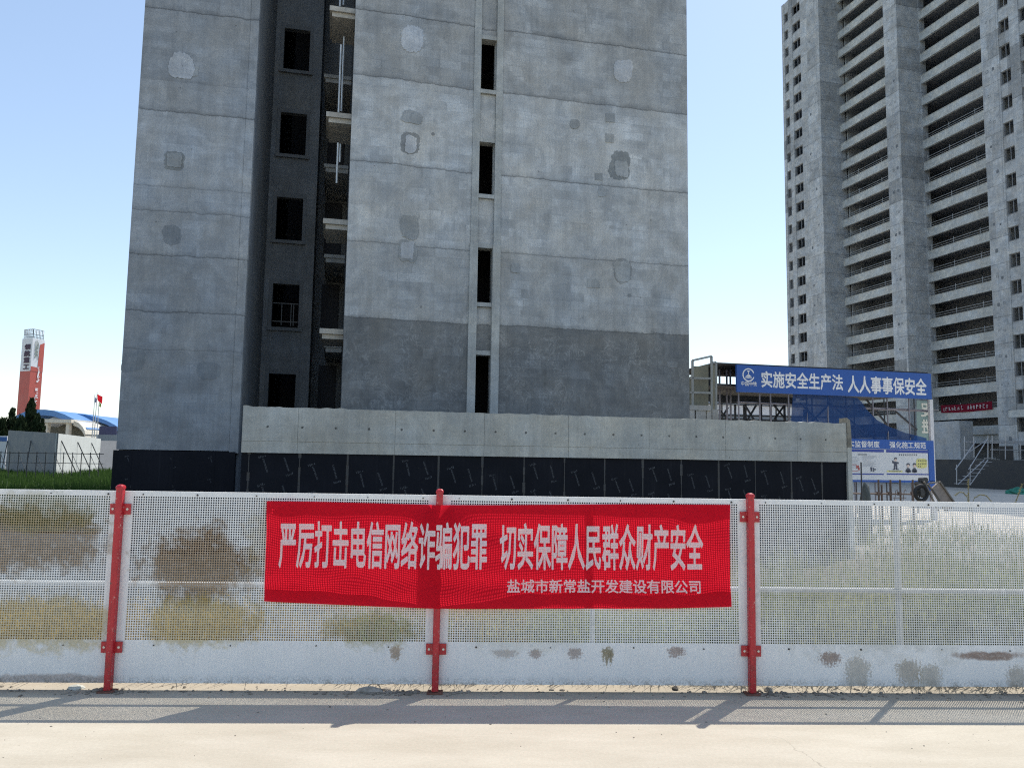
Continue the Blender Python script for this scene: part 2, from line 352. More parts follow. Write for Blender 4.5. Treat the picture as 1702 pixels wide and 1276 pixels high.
def m_net(name, col, alpha):
    t = NT(name); tr = t.n('ShaderNodeBsdfTransparent'); mx = t.n('ShaderNodeMixShader'); tl = t.n('ShaderNodeBsdfTranslucent'); m2 = t.n('ShaderNodeMixShader'); m2.inputs[0].default_value = .35
    t.put(t.bsdf.inputs['Base Color'], col); t.bsdf.inputs['Roughness'].default_value = .8; t.put(tl.inputs[0], col)
    t.l(t.bsdf.outputs[0], m2.inputs[1]); t.l(tl.outputs[0], m2.inputs[2])
    t.put(mx.inputs[0], t.rng(t.noise(1.2, 3), .3, .7, alpha - .08, alpha + .1)); t.l(tr.outputs[0], mx.inputs[1]); t.l(m2.outputs[0], mx.inputs[2]); t.l(mx.outputs[0], t.out.inputs['Surface'])
    return t.m

# ================================================================== SETTING
rf = Matrix.Rotation(R(FEN.deg), 4, 'Z')
def fen_local(o): o.location = (FEN.o.x, FEN.o.y, 0); o.rotation_euler = (0, 0, R(FEN.deg)); return o
# ground: one sheet, a bank falling from the street to the site
ys = [-60, -8, .20, .40, .7, 1.2, 1.8, 2.6, 3.6, 5, 8, 14, 25, 45, 90, 200, 500, 760]
xs = [-760, -500, -200, -90, -50, -30] + [-20 + i for i in range(0, 41)] + [30, 50, 90, 200, 500, 760]
gv = []; gf = []
def bank(y, x=0):
    if y <= .2: return -.012
    k = min(1, (y - .2) / 4.6); s_ = k * k * (3 - 2 * k)
    return -.012 + (G + .012) * s_
for yy in ys:
    for xx in xs:
        nz = mnoise.noise(Vector((xx * .7, yy * .9, 0))) * .10 if .6 < yy < 15 else 0
        gv.append((xx, yy, bank(yy) + nz))
n = len(xs)
for j in range(len(ys) - 1):
    for i in range(n - 1): gf.append((j * n + i, j * n + i + 1, (j + 1) * n + i + 1, (j + 1) * n + i))
mb = MB(); mb.add(gv, gf); tag(fen_local(mb.build('ground', m_ground())), kind='structure')
mb = MB(); mb.box(-60, 60, -40, .30, -.2, 0); tag(fen_local(mb.build('pavement', m_pavement())), kind='structure')
mb = MB(); N = 24    # pale concrete hardstanding in front of the tower
mb.add([(14, 30, G + .012), (140, 30, G + .012), (140, 140, G + .012), (14, 140, G + .012)], [(0, 1, 2, 3)])
tag(mb.build('hardstanding', plain('pale_slab', (.50, .45, .38), .9, .12, .5)), kind='structure')

# ================================================================== MAIN BUILDING
MB_TOP = 55.0
def mz(px, py, y=0): return MAIN.z(px, py, y)
uL0 = MAIN.x(193, 748); uL1 = MAIN.x(398, 700); uR0 = MAIN.x(577, 400); uR1 = MAIN.x(1144, 400)
c_main = concrete('facade_concrete', (.40, .412, .415), bands=[
    (5.19, .44, .8), (7.28, .93, .8), (9.53, 1.10, 1.0), (12.0, 1.14, .9), (13.9, .90, 1.0), (14.6, .84, 0)], zr=(-1, 17), brick=.17, whorl=1)
c_wing = concrete('wing_concrete', (.32, .34, .36), bands=[
    (4.10, .80, .5), (5.07, .84, .9), (6.54, .92, .9), (7.7, .98, .7), (8.35, 1.04, .5), (10.37, 1.14, .95), (11.2, .97, .3), (13.15, .88, 1.0), (13.9, .85, 0)], zr=(-1, 17), brick=.12)
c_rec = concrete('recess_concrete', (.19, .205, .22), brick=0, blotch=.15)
c_pil = concrete('pilaster_concrete', (.38, .395, .39), brick=0, blotch=.18)
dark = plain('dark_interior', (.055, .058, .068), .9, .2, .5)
membrane = None
bld = thing('apartment_building', 'tall unfinished grey concrete apartment block with patched blank end wall and dark stair openings', 'building', (MAIN.o.x, MAIN.o.y, 0), MAIN.deg)
DEP = 45.0  # unseen depth, made long so the block shades the grass at left
# stair slot
s0 = MAIN.x(784, 300); s1 = MAIN.x(795.5, 300); s2 = MAIN.x(822, 300); s3 = MAIN.x(833, 300)
mb = MB(); mb.box(uR0, s0, 0, .25, G - .3, MB_TOP); mb.box(s3, uR1, 0, .25, G - .3, MB_TOP)
mb.build('wall', c_main, bld)
mb = MB(); mb.box(uL0, uL1 - .22, 0, .25, 1.55, MB_TOP); mb.build('wall', c_wing, bld)
mb = MB(); mb.box(uL1 - .215, uL1, -.015, .25, 1.5, MB_TOP); mb.build('corner_strip', c_wing, bld)
# sides, back, roof
mb = MB(); mb.box(uL0, uL0 + .25, .25, DEP, G - .3, MB_TOP); mb.box(uR1 - .25, uR1, .25, DEP, G - .3, MB_TOP); mb.box(uL0, uR1, DEP, DEP + .25, G - .3, MB_TOP)
mb.build('wall', c_wing, bld)
BK = 4.9
ub = MAIN.x(523, 400, BK)
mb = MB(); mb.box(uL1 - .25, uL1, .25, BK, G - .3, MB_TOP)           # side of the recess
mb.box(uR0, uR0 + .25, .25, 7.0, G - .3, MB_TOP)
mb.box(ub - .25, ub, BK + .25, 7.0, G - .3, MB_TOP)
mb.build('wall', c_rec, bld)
mb = MB(); mb.box(uL0, uR1, .26, DEP, MB_TOP, MB_TOP + .3); mb.build('roof', c_rec, bld)
# back wall of the recess with a window per storey
win_tops = [mz(480, y, BK) for y in (43, 183, 324, 468, 617)][::-1]
win_bots = [mz(470, y, BK) for y in (112, 253, 396, 541, 700)][::-1]
st = 2.93
while win_tops[-1] < MB_TOP - 4: win_tops.append(win_tops[-1] + st); win_bots.append(win_bots[-1] + st)
wx0 = MAIN.x(473, 80, BK); wx1 = MAIN.x(514, 80, BK)
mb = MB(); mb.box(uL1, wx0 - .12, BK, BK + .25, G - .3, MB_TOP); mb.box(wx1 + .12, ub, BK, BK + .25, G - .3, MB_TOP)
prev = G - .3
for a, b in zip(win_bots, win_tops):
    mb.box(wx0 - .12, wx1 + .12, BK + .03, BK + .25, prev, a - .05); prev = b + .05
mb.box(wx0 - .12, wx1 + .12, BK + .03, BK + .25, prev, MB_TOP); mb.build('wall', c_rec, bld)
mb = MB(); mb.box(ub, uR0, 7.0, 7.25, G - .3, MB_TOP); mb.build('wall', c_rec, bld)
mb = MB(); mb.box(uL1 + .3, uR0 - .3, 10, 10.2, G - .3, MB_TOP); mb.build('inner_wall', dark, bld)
f_mat = plain('opening_rim', (.16, .175, .19), .85, .2, 3)
for k, (a, b) in enumerate(zip(win_bots, win_tops)):
    if a > 20: break
    mb = MB(); mb.box(wx0 - .13, wx0 - .02, BK - .035, BK + .22, a - .06, b + .06); mb.box(wx1 + .02, wx1 + .13, BK - .035, BK + .22, a - .06, b + .06)
    mb.box(wx0 - .16, wx1 + .16, BK - .06, BK + .22, a - .17, a - .061); mb.box(wx0 - .02, wx1 + .02, BK, BK + .22, b - .09, b + .06)
    f = mb.build('window', f_mat, bld)
    if k == 1:
        mb = MB(); zz = a + .75
        mb.bar((wx0, BK + .12, zz), (wx1, BK + .12, zz), .03, .03); mb.bar((wx0, BK + .12, a + .15), (wx1, BK + .12, a + .15), .03, .03)
        for q in (.35, .72, .82): mb.bar((wx0 + (wx1 - wx0) * q, BK + .12, a + .02), (wx0 + (wx1 - wx0) * q, BK + .12, zz), .025, .025)
        mb.build('railing', plain('grey_tube', (.10, .105, .11), .5, .2), f)
# dark balcony openings and their slabs deep in the recess
slab_m = concrete('ledge_concrete', (.40, .385, .35), brick=0, blotch=.15)
for y in (138, 285, 433, 580):
    z0 = MAIN.z(552, y, 4.4); a = MAIN.x(541, y + 3, 4.1); b = uR0 - .02
    mb = MB(); mb.box(a, b, 4.1, 6.9, z0 - .14, z0); mb.box(a - .05, b, 4.05, 6.9, z0 + .001, z0 + .11); mb.build('ledge', c_pil, bld)
    mb = MB(); mb.box(ub + .25, b - .15, 6.9, 6.99, z0 - 2.2, z0 - .25); mb.build('opening', dark, bld)
# ledges near the front of the recess
for i, (y, xx) in enumerate(((12, 548), (188, 542), (365, 537), (547, 531))):
    z0 = MAIN.z(557, y, .25); a = MAIN.x(xx, y + 4, .2); b = uR0 - .003
    mb = MB(); mb.box(a, b, .2, 1.75, z0 - .14, z0); mb.box(a + .07, b, .27, 1.70, z0 - .27, z0 - .141); mb.build('ledge', slab_m, bld)
for (px, ya, yb, yy) in ((567, 75, 188, .5), (572, 62, 186, .9), (569, -90, 12, .5), (575, -100, 10, .9), (562, 238, 305, .5), (566, 240, 270, .9)):
    a = MAIN.at(px, ya, yy); b = MAIN.at(px, yb, yy); mb = MB(); mb.tube([(a[0], yy, b[1]), (a[0], yy, a[1])], .03, 8); mb.build('pipe', plain('galvanised_tube', (.55, .56, .55), .4, .2, 5, .6), bld)
# pilasters and openings of the stair slot
for (a, b) in ((s0 + .002, s1), (s2, s3 - .002)):
    mb = MB(); zlow = mz(800, 405)
    for (z0, z1, d) in ((1.5, zlow, .07), (zlow + .004, MB_TOP, .03)): mb.box(a - (.02 if d > .05 else 0), b + (.01 if d > .05 else 0), -d, .30, z0, z1)
    mb.build('pilaster', c_pil if a < s1 - .5 else c_pil, bld)
tops = [mz(805, y) for y in (590, 412, 236, 65)]; bots = [mz(805, y) for y in (762, 503, 323, 149)]
while tops[-1] < MB_TOP - 4: tops.append(tops[-1] + 3.07); bots.append(bots[-1] + 3.07)
prev = None
for k, (a, b) in enumerate(zip(bots, tops)):
    nxt = bots[k + 1] if k + 1 < len(bots) else MB_TOP
    mb = MB(); mb.box(s1 + .003, s2 - .003, .06, .28, b + .13, nxt - .12); mb.build('spandrel', c_main, bld)
    if b < 20:
        mb = MB(); mb.box(s1 + .003, s2 - .003, .0, .30, b, b + .125)
        if k: mb.box(s1 + .003, s2 - .003, -.025, .30, a - .115, a)
        mb.box(s1 + .003, s1 + .03, .10, .28, a, b); mb.box(s2 - .02, s2 - .003, .12, .28, a, b)
        mb.build('window', c_pil, bld)
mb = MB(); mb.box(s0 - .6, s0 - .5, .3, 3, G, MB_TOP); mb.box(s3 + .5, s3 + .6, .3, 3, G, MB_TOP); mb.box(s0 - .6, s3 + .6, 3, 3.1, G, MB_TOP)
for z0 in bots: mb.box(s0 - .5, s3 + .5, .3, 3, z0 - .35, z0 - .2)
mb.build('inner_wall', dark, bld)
# mortar patches trowelled over old scaffold holes
pm = {'dark': concrete('patch_dark', (.235, .245, .25), brick=0), 'mid': concrete('patch_mid', (.31, .325, .33), brick=0),
      'light': concrete('patch_light', (.44, .46, .485), brick=0), 'rim': concrete('patch_rim', (.225, .24, .245), brick=0), 'blue': concrete('patch_blue', (.205, .225, .245), brick=0)}
patches = [(222, 600, 17, 17, 'blue', 8), (348, 615, 18, 15, 'blue', 9), (302, 108, 20, 24, 'light', 9), (323, 118, 7, 9, 'mid', 7), (289, 269, 17, 17, 'rim', 8), (290, 267, 13, 14, 'mid', 8), (285, 391, 14, 17, 'blue', 9),
           (686, 66, 20, 25, 'light', 14), (685, 195, 17, 12, 'mid', 10), (683, 239, 17, 22, 'dark', 12), (683, 240, 10, 15, 'light', 8),
           (681, 377, 15, 21, 'mid', 10), (678, 417, 14, 18, 'mid', 8), (677, 416, 10, 14, 'light', 6), (720, 223, 3, 3, 'dark', 6),
           (1037, 118, 17, 20, 'light', 11), (955, 206, 8, 8, 'mid', 10), (1014, 196, 8, 8, 'mid', 4), (1013, 230, 8, 8, 'mid', 4), (1030, 276, 19, 23, 'rim', 12), (1033, 281, 12, 14, 'mid', 6),
           (995, 294, 7, 6, 'mid', 4), (1001, 319, 8, 8, 'mid', 5), (1035, 451, 17, 20, 'dark', 10), (1034, 450, 14, 17, 'mid', 8), (1046, 491, 3, 3, 'dark', 6), (857, 446, 8, 8, 'mid', 4), (986, 471, 11, 8, 'mid', 4),
           (1117, 606, 9, 5, 'dark', 5), (730, 624, 2.5, 2.5, 'dark', 6), (700, 510, 2, 2, 'dark', 6)]
seen = {}
for i, (px, py, rx, ry, mt, nn) in enumerate(patches):
    u, z0 = MAIN.at(px, py); k = 20.4 / FPX * (1 + .011 * u); d = .003 + .0025 * (i % 3) + (.009 if mt in ('light', 'mid') else 0)
    mb = MB(); jj = random.Random(i); mb.plate([(u + a * rx * k * jj.uniform(.85, 1.1), z0 + b * ry * k * jj.uniform(.85, 1.1)) for a, b in ((-1, -1), (1, -1), (1, 1), (-1, 1))] if nn == 4 else blob(u, z0, rx * k, ry * k, nn + 3 if rx > 5 else nn, .17 if nn > 4 else .05, i + 40, 5 if nn < 9 else 3), -d, .01); mb.build('mortar_patch', pm[mt], bld)

# black waterproofing on the base of the left wing and along the podium
def m_membrane():
    t = NT('black_membrane'); x, y, z = t.xyz()[0:3]; n1 = t.noise(1.2, 4); n2 = t.noise(20, 4, .7)
    c = t.mix(t.rng(n1, .3, .7), (.006, .0075, .012), (.011, .0125, .019))
    s_ = t.math('MULTIPLY', t.rng(t.noise(1, 4, .7, stretch=(16, 16, .5)), .55, .8), t.rng(n1, .4, .7)); c = t.mix(t.math('MULTIPLY', s_, .3), c, (.07, .075, .085))
    t.bump(n1, .2, .03)
    t.bsdf.inputs['Specular IOR Level'].default_value = .12
    return t.done(c, t.rng(n2, .3, .7, .5, .7))
membrane = m_membrane(); print_m = plain('grey_print', (.075, .08, .09), .7, .35, 25)
lap_m = plain('membrane_lap', (.030, .033, .040), .35, .3, 9)
mb = MB(); mb.box(uL0 - .05, uL1 - .06, -.06, .24, G - .3, 1.53); mem = mb.build('membrane', membrane, bld)
def print_mark(mb, x, z, y, ang, s_, rd, flip=False):
    ca, sa = math.cos(ang), math.sin(ang)
    def q(a, b, c, d):
        P = [(a, b), (c, b), (c, d), (a, d)]
        mb.add([(x + (ca * i - sa * j) * s_, y, z + (sa * i + ca * j) * s_) for i, j in P], [(0, 1, 2, 3)])
    # a slanting line of small strokes with a wider emblem at one end
    for k in range(9):
        a = -.5 + k * .105
        q(a, -.05, a + .028, .055); q(a + .03, (.025 if k % 2 else -.045), a + .085, (.05 if k % 2 else -.02))
        if k % 3: q(a + .05, -.05, a + .07, .05)
    e = .56 if not flip else -.74
    for j in range(5):
        q(e + .02 * j, -.26 + j * .10, e + .16, -.235 + j * .10)
        if rd.random() < .8: q(e + rd.uniform(0, .1), -.26 + j * .10, e + rd.uniform(.12, .18), -.20 + j * .10)
rd = random.Random(3); mb = MB(); mb2 = MB()
for k in range(3):
    for j in range(2):
        print_mark(mb, uL0 + .35 + k * .95 + rd.uniform(-.05, .05), 1.25 - j * .55, -.064, R(-70), .22, rd, k % 2 == 0)
mb.build('printed_mark', print_m, mem)
for xx in (uL0 + .35, uL0 + 1.33, uL0 + 2.3): mb2.box(xx - .03, xx + .03, -.066, -.05, G, 1.5)
mb2.build('lap_seam', membrane, mem)
# smear of cement where render meets membrane
# ================================================================== PODIUM WALL
pod = thing('podium_wall', 'long pale cast concrete wall with black membrane on its lower half in front of the block', 'wall', (POD.o.x, POD.o.y, 0), POD.deg)
PW = POD.x(1407, 720); pt_, pb_ = 2.53, 1.512
c_pod = concrete('podium_concrete', (.46, .45, .41), brick=0, blotch=.16, tie=2.09)
joints = [0] + [POD.x(x, 715) for x in (495, 657, 805, 945, 1079, 1206, 1325)] + [PW]
rd = random.Random(5); mb = MB()
for a, b in zip(joints, joints[1:]):
    off = rd.uniform(-.004, .004)
    nn = 14; top = [(a + .003 + (b - a - .006) * i / nn, pt_ + rd.uniform(-.006, .006) + rd.choice([0, 0, 0, 0, 0, .018])) for i in range(nn + 1)]
    mb.plate([(a + .003, 1.772), (b - .003, 1.772)] + top[::-1], off, .36)
    mb.plate([(a + .003, pb_), (b - .003, pb_), (b - .003, 1.764), (a + .003, 1.764)], off + rd.uniform(-.006, .006) * 1, .36)
mb.box(.02, PW - .02, .02, .34, pb_ + .01, pt_ - .03)
mb.build('concrete_band', c_pod, pod)
mb = MB(); mb.box(PW + .002, PW + .13, -.02, .36, G - .2, 1.9); mb.build('end_column', c_pod, pod)
mb = MB(); mb.plate([(PW + .004, 1.903), (PW + .13, 1.903), (PW + .12, 2.3), (PW + .095, 2.62), (PW + .004, 2.68)], -.03, .30); mb.build('formwork_board', plain('weathered_board', (.27, .245, .20), .9, .4, 5), pod)
mb = MB(); mb.box(.01, PW - .004, .05, .34, G - .2, pb_ - .003); pm_ = mb.build('membrane', membrane, pod)
rd = random.Random(11); mb = MB(); lap = MB()
seams = [POD.x(x, 790) for x in (412, 497, 577, 654, 729, 802, 871.6, 939, 1006, 1069.5, 1133.7, 1196, 1257, 1317, 1368)]
for i, xx in enumerate(seams):
    zq = G
    while zq < pb_:
        h_ = rd.uniform(.15, .5); wq = rd.uniform(.008, .035)
        lap.box(xx - wq, xx + wq, .044, .06, zq, min(pb_ - .004, zq + h_)); zq += h_ + .003
    if i + 1 < len(seams):
        wd = seams[i + 1] - xx
        for (fx, ph, fl) in ((.32, 0, True), (.72, .03, False)):
            zz = 1.22 - (i * .37 % 1.0) * .42 + ph
            while zz > -.9:
                print_mark(mb, xx + wd * fx + rd.uniform(-.03, .03), zz, .046, R(-72 + rd.uniform(-4, 4)), .34, rd, fl); zz -= .62
lap.build('lap_seam', lap_m, pm_); mb.build('printed_mark', print_m, pm_)

# ================================================================== FENCE
sheet_v = []; PIT = .0150; HR = .0053; NX, NZ = 124, 59; HX0 = .07; HZ0 = .302
def perforated_mesh():
    sq = [(-.5, -.5), (0, -.5), (.5, -.5), (.5, 0), (.5, .5), (0, .5), (-.5, .5), (-.5, 0)]
    oc = [(math.cos(a), math.sin(a)) for a in [R(225 + 45 * k) for k in range(8)]]
    cell = np.array([(x * PIT, 0, y * PIT) for x, y in sq] + [(x * HR, 0, y * HR) for x, y in oc])
    gx = HX0 + PIT * (np.arange(NX) + .5); gz = HZ0 + PIT * (np.arange(NZ) + .5)
    cx, cz = np.meshgrid(gx, gz); cen = np.stack([cx.ravel(), np.zeros(cx.size), cz.ravel()], 1)
    V = (cen[:, None, :] + cell[None]).reshape(-1, 3)
    f = np.array([(k, (k + 1) % 8, 8 + (k + 1) % 8, 8 + k) for k in range(8)])
    Fc = (f[None] + (np.arange(len(cen)) * 16)[:, None, None]).reshape(-1, 4)
    # plain margins
    x0, x1, z0, z1 = .012, 1.988, .045, 1.217; hx1 = HX0 + NX * PIT; hz1 = HZ0 + NZ * PIT
    ex = []; ef = []
    for a, b, c, d in ((x0, x1, z0, HZ0), (x0, x1, hz1, z1), (x0, HX0, HZ0, hz1), (hx1, x1, HZ0, hz1)):
        o = len(V) + len(ex); ex += [(a, 0, c), (b, 0, c), (b, 0, d), (a, 0, d)]; ef.append((o, o + 1, o + 2, o + 3))
    # the turned-back edges of the pressed sheet
    for a, b, c, d in ((x0, x1, z1, z1), (x0, x1, z0, z0)):
        o = len(V) + len(ex); ex += [(a, 0, c), (b, 0, c), (b, .03, d), (a, .03, d)]; ef.append((o, o + 1, o + 2, o + 3))
    for a in (x0, x1):
        o = len(V) + len(ex); ex += [(a, 0, z0), (a, 0, z1), (a, .03, z1), (a, .03, z0)]; ef.append((o, o + 1, o + 2, o + 3))
    V = np.vstack([V, np.array(ex)]); Fc = np.vstack([Fc, np.array(ef)])
    me = bpy.data.meshes.new('perforated_sheet'); me.vertices.add(len(V)); me.vertices.foreach_set('co', V.ravel().astype(np.float32))
    me.loops.add(Fc.size); me.loops.foreach_set('vertex_index', Fc.ravel().astype(np.int32)); me.polygons.add(len(Fc))
    me.polygons.foreach_set('loop_start', (np.arange(len(Fc)) * 4).astype(np.int32)); me.update(calc_edges=True); me.validate()
    return me
perf = perforated_mesh()
def fu(px, py): return FEN.at(px, py)
BR = (.27, .14, .022); OL = (.29, .25, .035); YL = (.44, .32, .035); RU = (.18, .07, .025)
def st_px(u0, lst): return [((fu(px, py)[0] - u0), fu(px, py)[1], rx * .0037, rz * .0037, c, k) for px, py, rx, rz, c, k in lst]
panels = [(-4, 'leftmost perforated white fence section with a broad brown stain across its middle', [(30, 895, 150, 62, BR, .8), (70, 850, 90, 40, OL, .4), (60, 1035, 150, 45, YL, .6), (90, 1130, 200, 10, RU, .5)]),
          (-2, 'white fence section with a dome of rust brown stain left of the red banner', [(330, 935, 105, 62, BR, .85), (330, 1035, 100, 42, YL, .62), (610, 1045, 75, 32, OL, .6), (658, 1080, 12, 9, BR, .7), (460, 900, 60, 60, YL, .3)]),
          (0, 'white fence section behind the right half of the red banner', [(1010, 1084, 13, 11, (.25, .2, .09), .9), (955, 1082, 16, 7, RU, .6), (890, 1083, 14, 6, RU, .6), (1124, 1080, 18, 7, RU, .7), (840, 1083, 26, 5, RU, .4), (870, 1030, 120, 60, OL, .16)]),
          (2, 'rightmost perforated white fence section with brown scuffs on its kick plate and no banner', [(1640, 1089, 62, 8, RU, .8), (1380, 1090, 22, 9, RU, .75), (1425, 1110, 28, 24, (.34, .29, .2), .6), (1510, 1110, 28, 18, (.3, .24, .15), .65), (1545, 1118, 26, 18, (.34, .29, .2), .6), (1690, 1125, 22, 24, (.3, .24, .15), .6), (1400, 990, 180, 10, (.4, .36, .3), .35), (1470, 985, 260, 110, (.42, .42, .36), .4)])]
panels += [(-6, 'perforated white fence section beyond the left edge of the photo', []), (4, 'perforated white fence section beyond the right edge of the photo', [])]
frame_m = plain('white_tube', (.55, .56, .56), .5, .15, 8); bolt_m = plain('dark_bolt', (.05, .045, .04), .6, .3, 30)
rd = random.Random(2)
hz1 = HZ0 + NZ * PIT
for i, (u0, lab, stn) in enumerate(panels):
    p = FEN.w(u0, -.002, 0); root = thing('fence_section', lab, 'fence section', p, FEN.deg, 'perforated white fence sections along the pavement')
    o = link('perforated_sheet', perf, None, root) if perf.materials else link('perforated_sheet', perf, plain('white_enamel', (.7, .7, .7)), root)
    o.material_slots[0].link = 'OBJECT'; o.material_slots[0].material = m_sheet('white_enamel_stained', st_px(u0, stn))
    mb = MB()
    for a in ((.03, .985, 1.962) if i >= 2 else (.03, 1.962)): mb.box(a - .014, a + .014, .006, .032, .06, 1.20)
    if i < 2: mb.box(.95, 1.02, .005, .030, .625, .655)
    mb.box(.044, .97 if i >= 2 else .949, .005, .030, .625, .655); mb.box(1.0 if i >= 2 else 1.021, 1.948, .005, .030, .625, .655)
    mb.box(.044, .971, .007, .031, 1.185, 1.21); mb.box(.999, 1.948, .007, .031, 1.185, 1.21); mb.box(.044, .971, .007, .031, .07, .095); mb.box(.999, 1.948, .007, .031, .07, .095)
    mb.build('frame', frame_m, root)
    bm_ = None
    for (bx, bz) in [(.10 + k * .36 + rd.uniform(-.03, .03), 1.197) for k in range(6)] + [(.25, .272), (.72, .272), (1.25, .275), (1.7, .27)]:
        mb = MB(); r_ = rd.choice([.004, .005, .007]); mb.tube([(bx, -.006, bz), (bx, .0, bz)], [r_ * .7, r_], 8); mb.build('bolt', bolt_m, root)
red = m_red()
post0 = thing('fence_post', '', 'fence post', FEN.w(-2, -.03, 0), FEN.deg, 'red steel posts between the fence panels')
mb = MB(); r_ = .0205
prof = [(-r_, -r_ + .006), (-r_ + .006, -r_), (r_ - .006, -r_), (r_, -r_ + .006), (r_, r_), (-r_, r_)]
def prism(mb, prof, z0, z1):
    n_ = len(prof); mb.add([(x, y, z0) for x, y in prof] + [(x, y, z1) for x, y in prof], [tuple(reversed(range(n_))), tuple(range(n_, 2 * n_))] + [(k, (k + 1) % n_, n_ + (k + 1) % n_, n_ + k) for k in range(n_)])
prism(mb, prof, .012, 1.236); mb.build('shaft', red, post0)
mb = MB()
lv = [(1.232, 1.12), (1.243, 1.14), (1.250, 1.0), (1.256, .7), (1.259, .3)]
nn = len(prof); V = []
for z_, k_ in lv: V += [(x * k_, y * k_, z_) for x, y in prof]
Fq = [tuple(reversed(range(nn))), tuple(range((len(lv) - 1) * nn, len(lv) * nn))]
for a in range(len(lv) - 1): Fq += [(a * nn + k, a * nn + (k + 1) % nn, (a + 1) * nn + (k + 1) % nn, (a + 1) * nn + k) for k in range(nn)]
mb.add(V, Fq); mb.build('cap', red, post0)
rust = plain('rusty_plate', (.16, .07, .05), .8, .4, 20)
mb = MB(); mb.box(-.048, .048, -.04, .04, .001, .009); mb.build('base_plate', rust, post0)
for zc in (1.105, .262):
    mb = MB(); mb.box(-.063, .063, .012, .0225, zc - .033, zc + .033)
    br = mb.build('bracket', red, post0)
    for sx in (-.045, .045):
        mb = MB(); mb.tube([(sx, .008, zc), (sx, .013, zc)], .0075, 8); mb.build('bolt', plain('zinc_bolt', (.6, .58, .52), .4, .2, 30, .4), br)
post0['label'] = 'red fence post left of the banner between two brown stained panels'
for (u, lab, lean) in ((0, 'red fence post half hidden behind the middle of the red banner', 0), (2, 'red fence post just right of the red banner', .004), (-4, 'red fence post beyond the left edge of the photo', 0), (4, 'red fence post beyond the right edge of the photo', 0)):
    c = copy_tree(post0); c.location = FEN.w(u, -.03, 0); c['label'] = lab; c.rotation_euler = (0, lean, R(FEN.deg))

# ------------------------------------------------------------------ red banner
bu0, bz0 = fu(440, 998); bu1, bz1 = fu(1213, 837)
BW = bu1 - bu0
def ban(s, t):
    """s along, t up: a slack cloth tied at its corners, over the middle post"""
    z0 = fu(442, 998)[1] + (fu(1212, 1007)[1] - fu(442, 998)[1]) * s - .030 * math.sin(math.pi * s) ** .8 * .9
    z1 = fu(440, 833)[1] + (fu(1216, 838)[1] - fu(440, 833)[1]) * s - .010 * math.sin(math.pi * s) + .004 * math.sin(9 * s + 1)
    u = bu0 + (bu1 - bu0) * s - .012 * t * (1 - s) ** 6 + .004 * (1 - s) ** 8 * math.sin(math.pi * t) - .012 * s ** 10 * math.sin(t * 3)
    z = z0 + (z1 - z0) * t
    d = .012 + .010 * math.sin(2.2 * math.pi * s + .6) * math.sin(math.pi * t * .9 + .2) ** 2 + .010 * math.sin(math.pi * t) * (1 - abs(2 * s - 1)) \
        + .006 * math.sin(11 * s + 5 * t) * t * (1 - t) * 4 + .010 * math.exp(-((s - .04) / .03) ** 2) * t \
        + .012 * math.exp(-((t - .86 + .35 * s) / .09) ** 2) * math.exp(-((s - .12) / .14) ** 2) \
        + .014 * math.exp(-((t - .90 + .9 * (1 - s)) / .07) ** 2) * math.exp(-((s - .93) / .07) ** 2) \
        + .016 * math.exp(-((t - .06) / .10) ** 2) * math.exp(-((s - .86) / .09) ** 2)
    d += .0035 * math.sin(34 * s + 9 * t + 2 * math.sin(7 * s)) * math.sin(math.pi * t) + .0025 * math.sin(60 * s - 22 * t) * (1 - t) ** 2 + .003 * math.sin(26 * t + 5 * s + 3 * math.sin(4 * s)) * math.sin(math.pi * s)
    xx = u
    d += .049 * math.exp(-(abs(xx) / (.40 * (1 - t) ** 1.3 + .075)) ** 1.7)
    return u, -max(.007, d), z
NS, NT_ = 200, 44; V = []; Fq = []
for j in range(NT_ + 1):
    for i in range(NS + 1): V.append(ban(i / NS, j / NT_))
for j in range(NT_):
    for i in range(NS): a = j * (NS + 1) + i; Fq.append((a, a + 1, a + NS + 2, a + NS + 1))
bn = thing('slogan_banner', 'red cloth slogan banner with white Chinese characters tied across the white fence', 'banner', FEN.w(0, 0, 0), FEN.deg)
mb = MB(); mb.add(V, Fq); cl = mb.build('cloth', m_cloth('red_cloth', (.70, .018, .040), .58), bn, smooth=True)
def inv_ban(u, z):
    s = (u - bu0) / BW
    z0 = ban(s, 0)[2]; z1 = ban(s, 1)[2]; return s, (z - z0) / (z1 - z0)
def banner_text(body, px0, px1, top0, bot0, bold, nchar, gapx=0):
    u0, zt = fu(px0, top0); u1, _ = fu(px1, top0); zb = fu(px0, bot0)[1]
    cw = (u1 - u0) / nchar; ch = (zt - zb) / .99
    V, Fc = text_geo(body, cw, ch, bold)
    bm = bmesh.new(); vv = [bm.verts.new((p[0] + u0, p[2], p[1])) for p in V]
    for q in Fc:
        try: bm.faces.new([vv[k] for k in q])
        except ValueError: pass
    for k in range(int((u1 - u0) / .025) + 1): bmesh.ops.bisect_plane(bm, geom=bm.verts[:] + bm.edges[:] + bm.faces[:], plane_co=(u0 + k * .025, 0, 0), plane_no=(1, 0, 0))
    for k in range(int(ch / .02) + 1): bmesh.ops.bisect_plane(bm, geom=bm.verts[:] + bm.edges[:] + bm.faces[:], plane_co=(0, 0, k * .02), plane_no=(0, 0, 1))
    slope = (fu(1167, 868)[1] - fu(468, 862)[1]) / (fu(1167, 868)[0] - fu(468, 862)[0])
    for q in bm.verts:
        u = q.co.x; z = q.co.z + zb + slope * (u - u0)
        s, t = inv_ban(u, z); P = ban(s, t); q.co = (P[0], P[1] - .0012 - .0010 * q.co.y, P[2])
    me = bpy.data.meshes.new('lettering'); bm.to_mesh(me); bm.free()
    return link('lettering', me, WHITE_PRINT, bn)
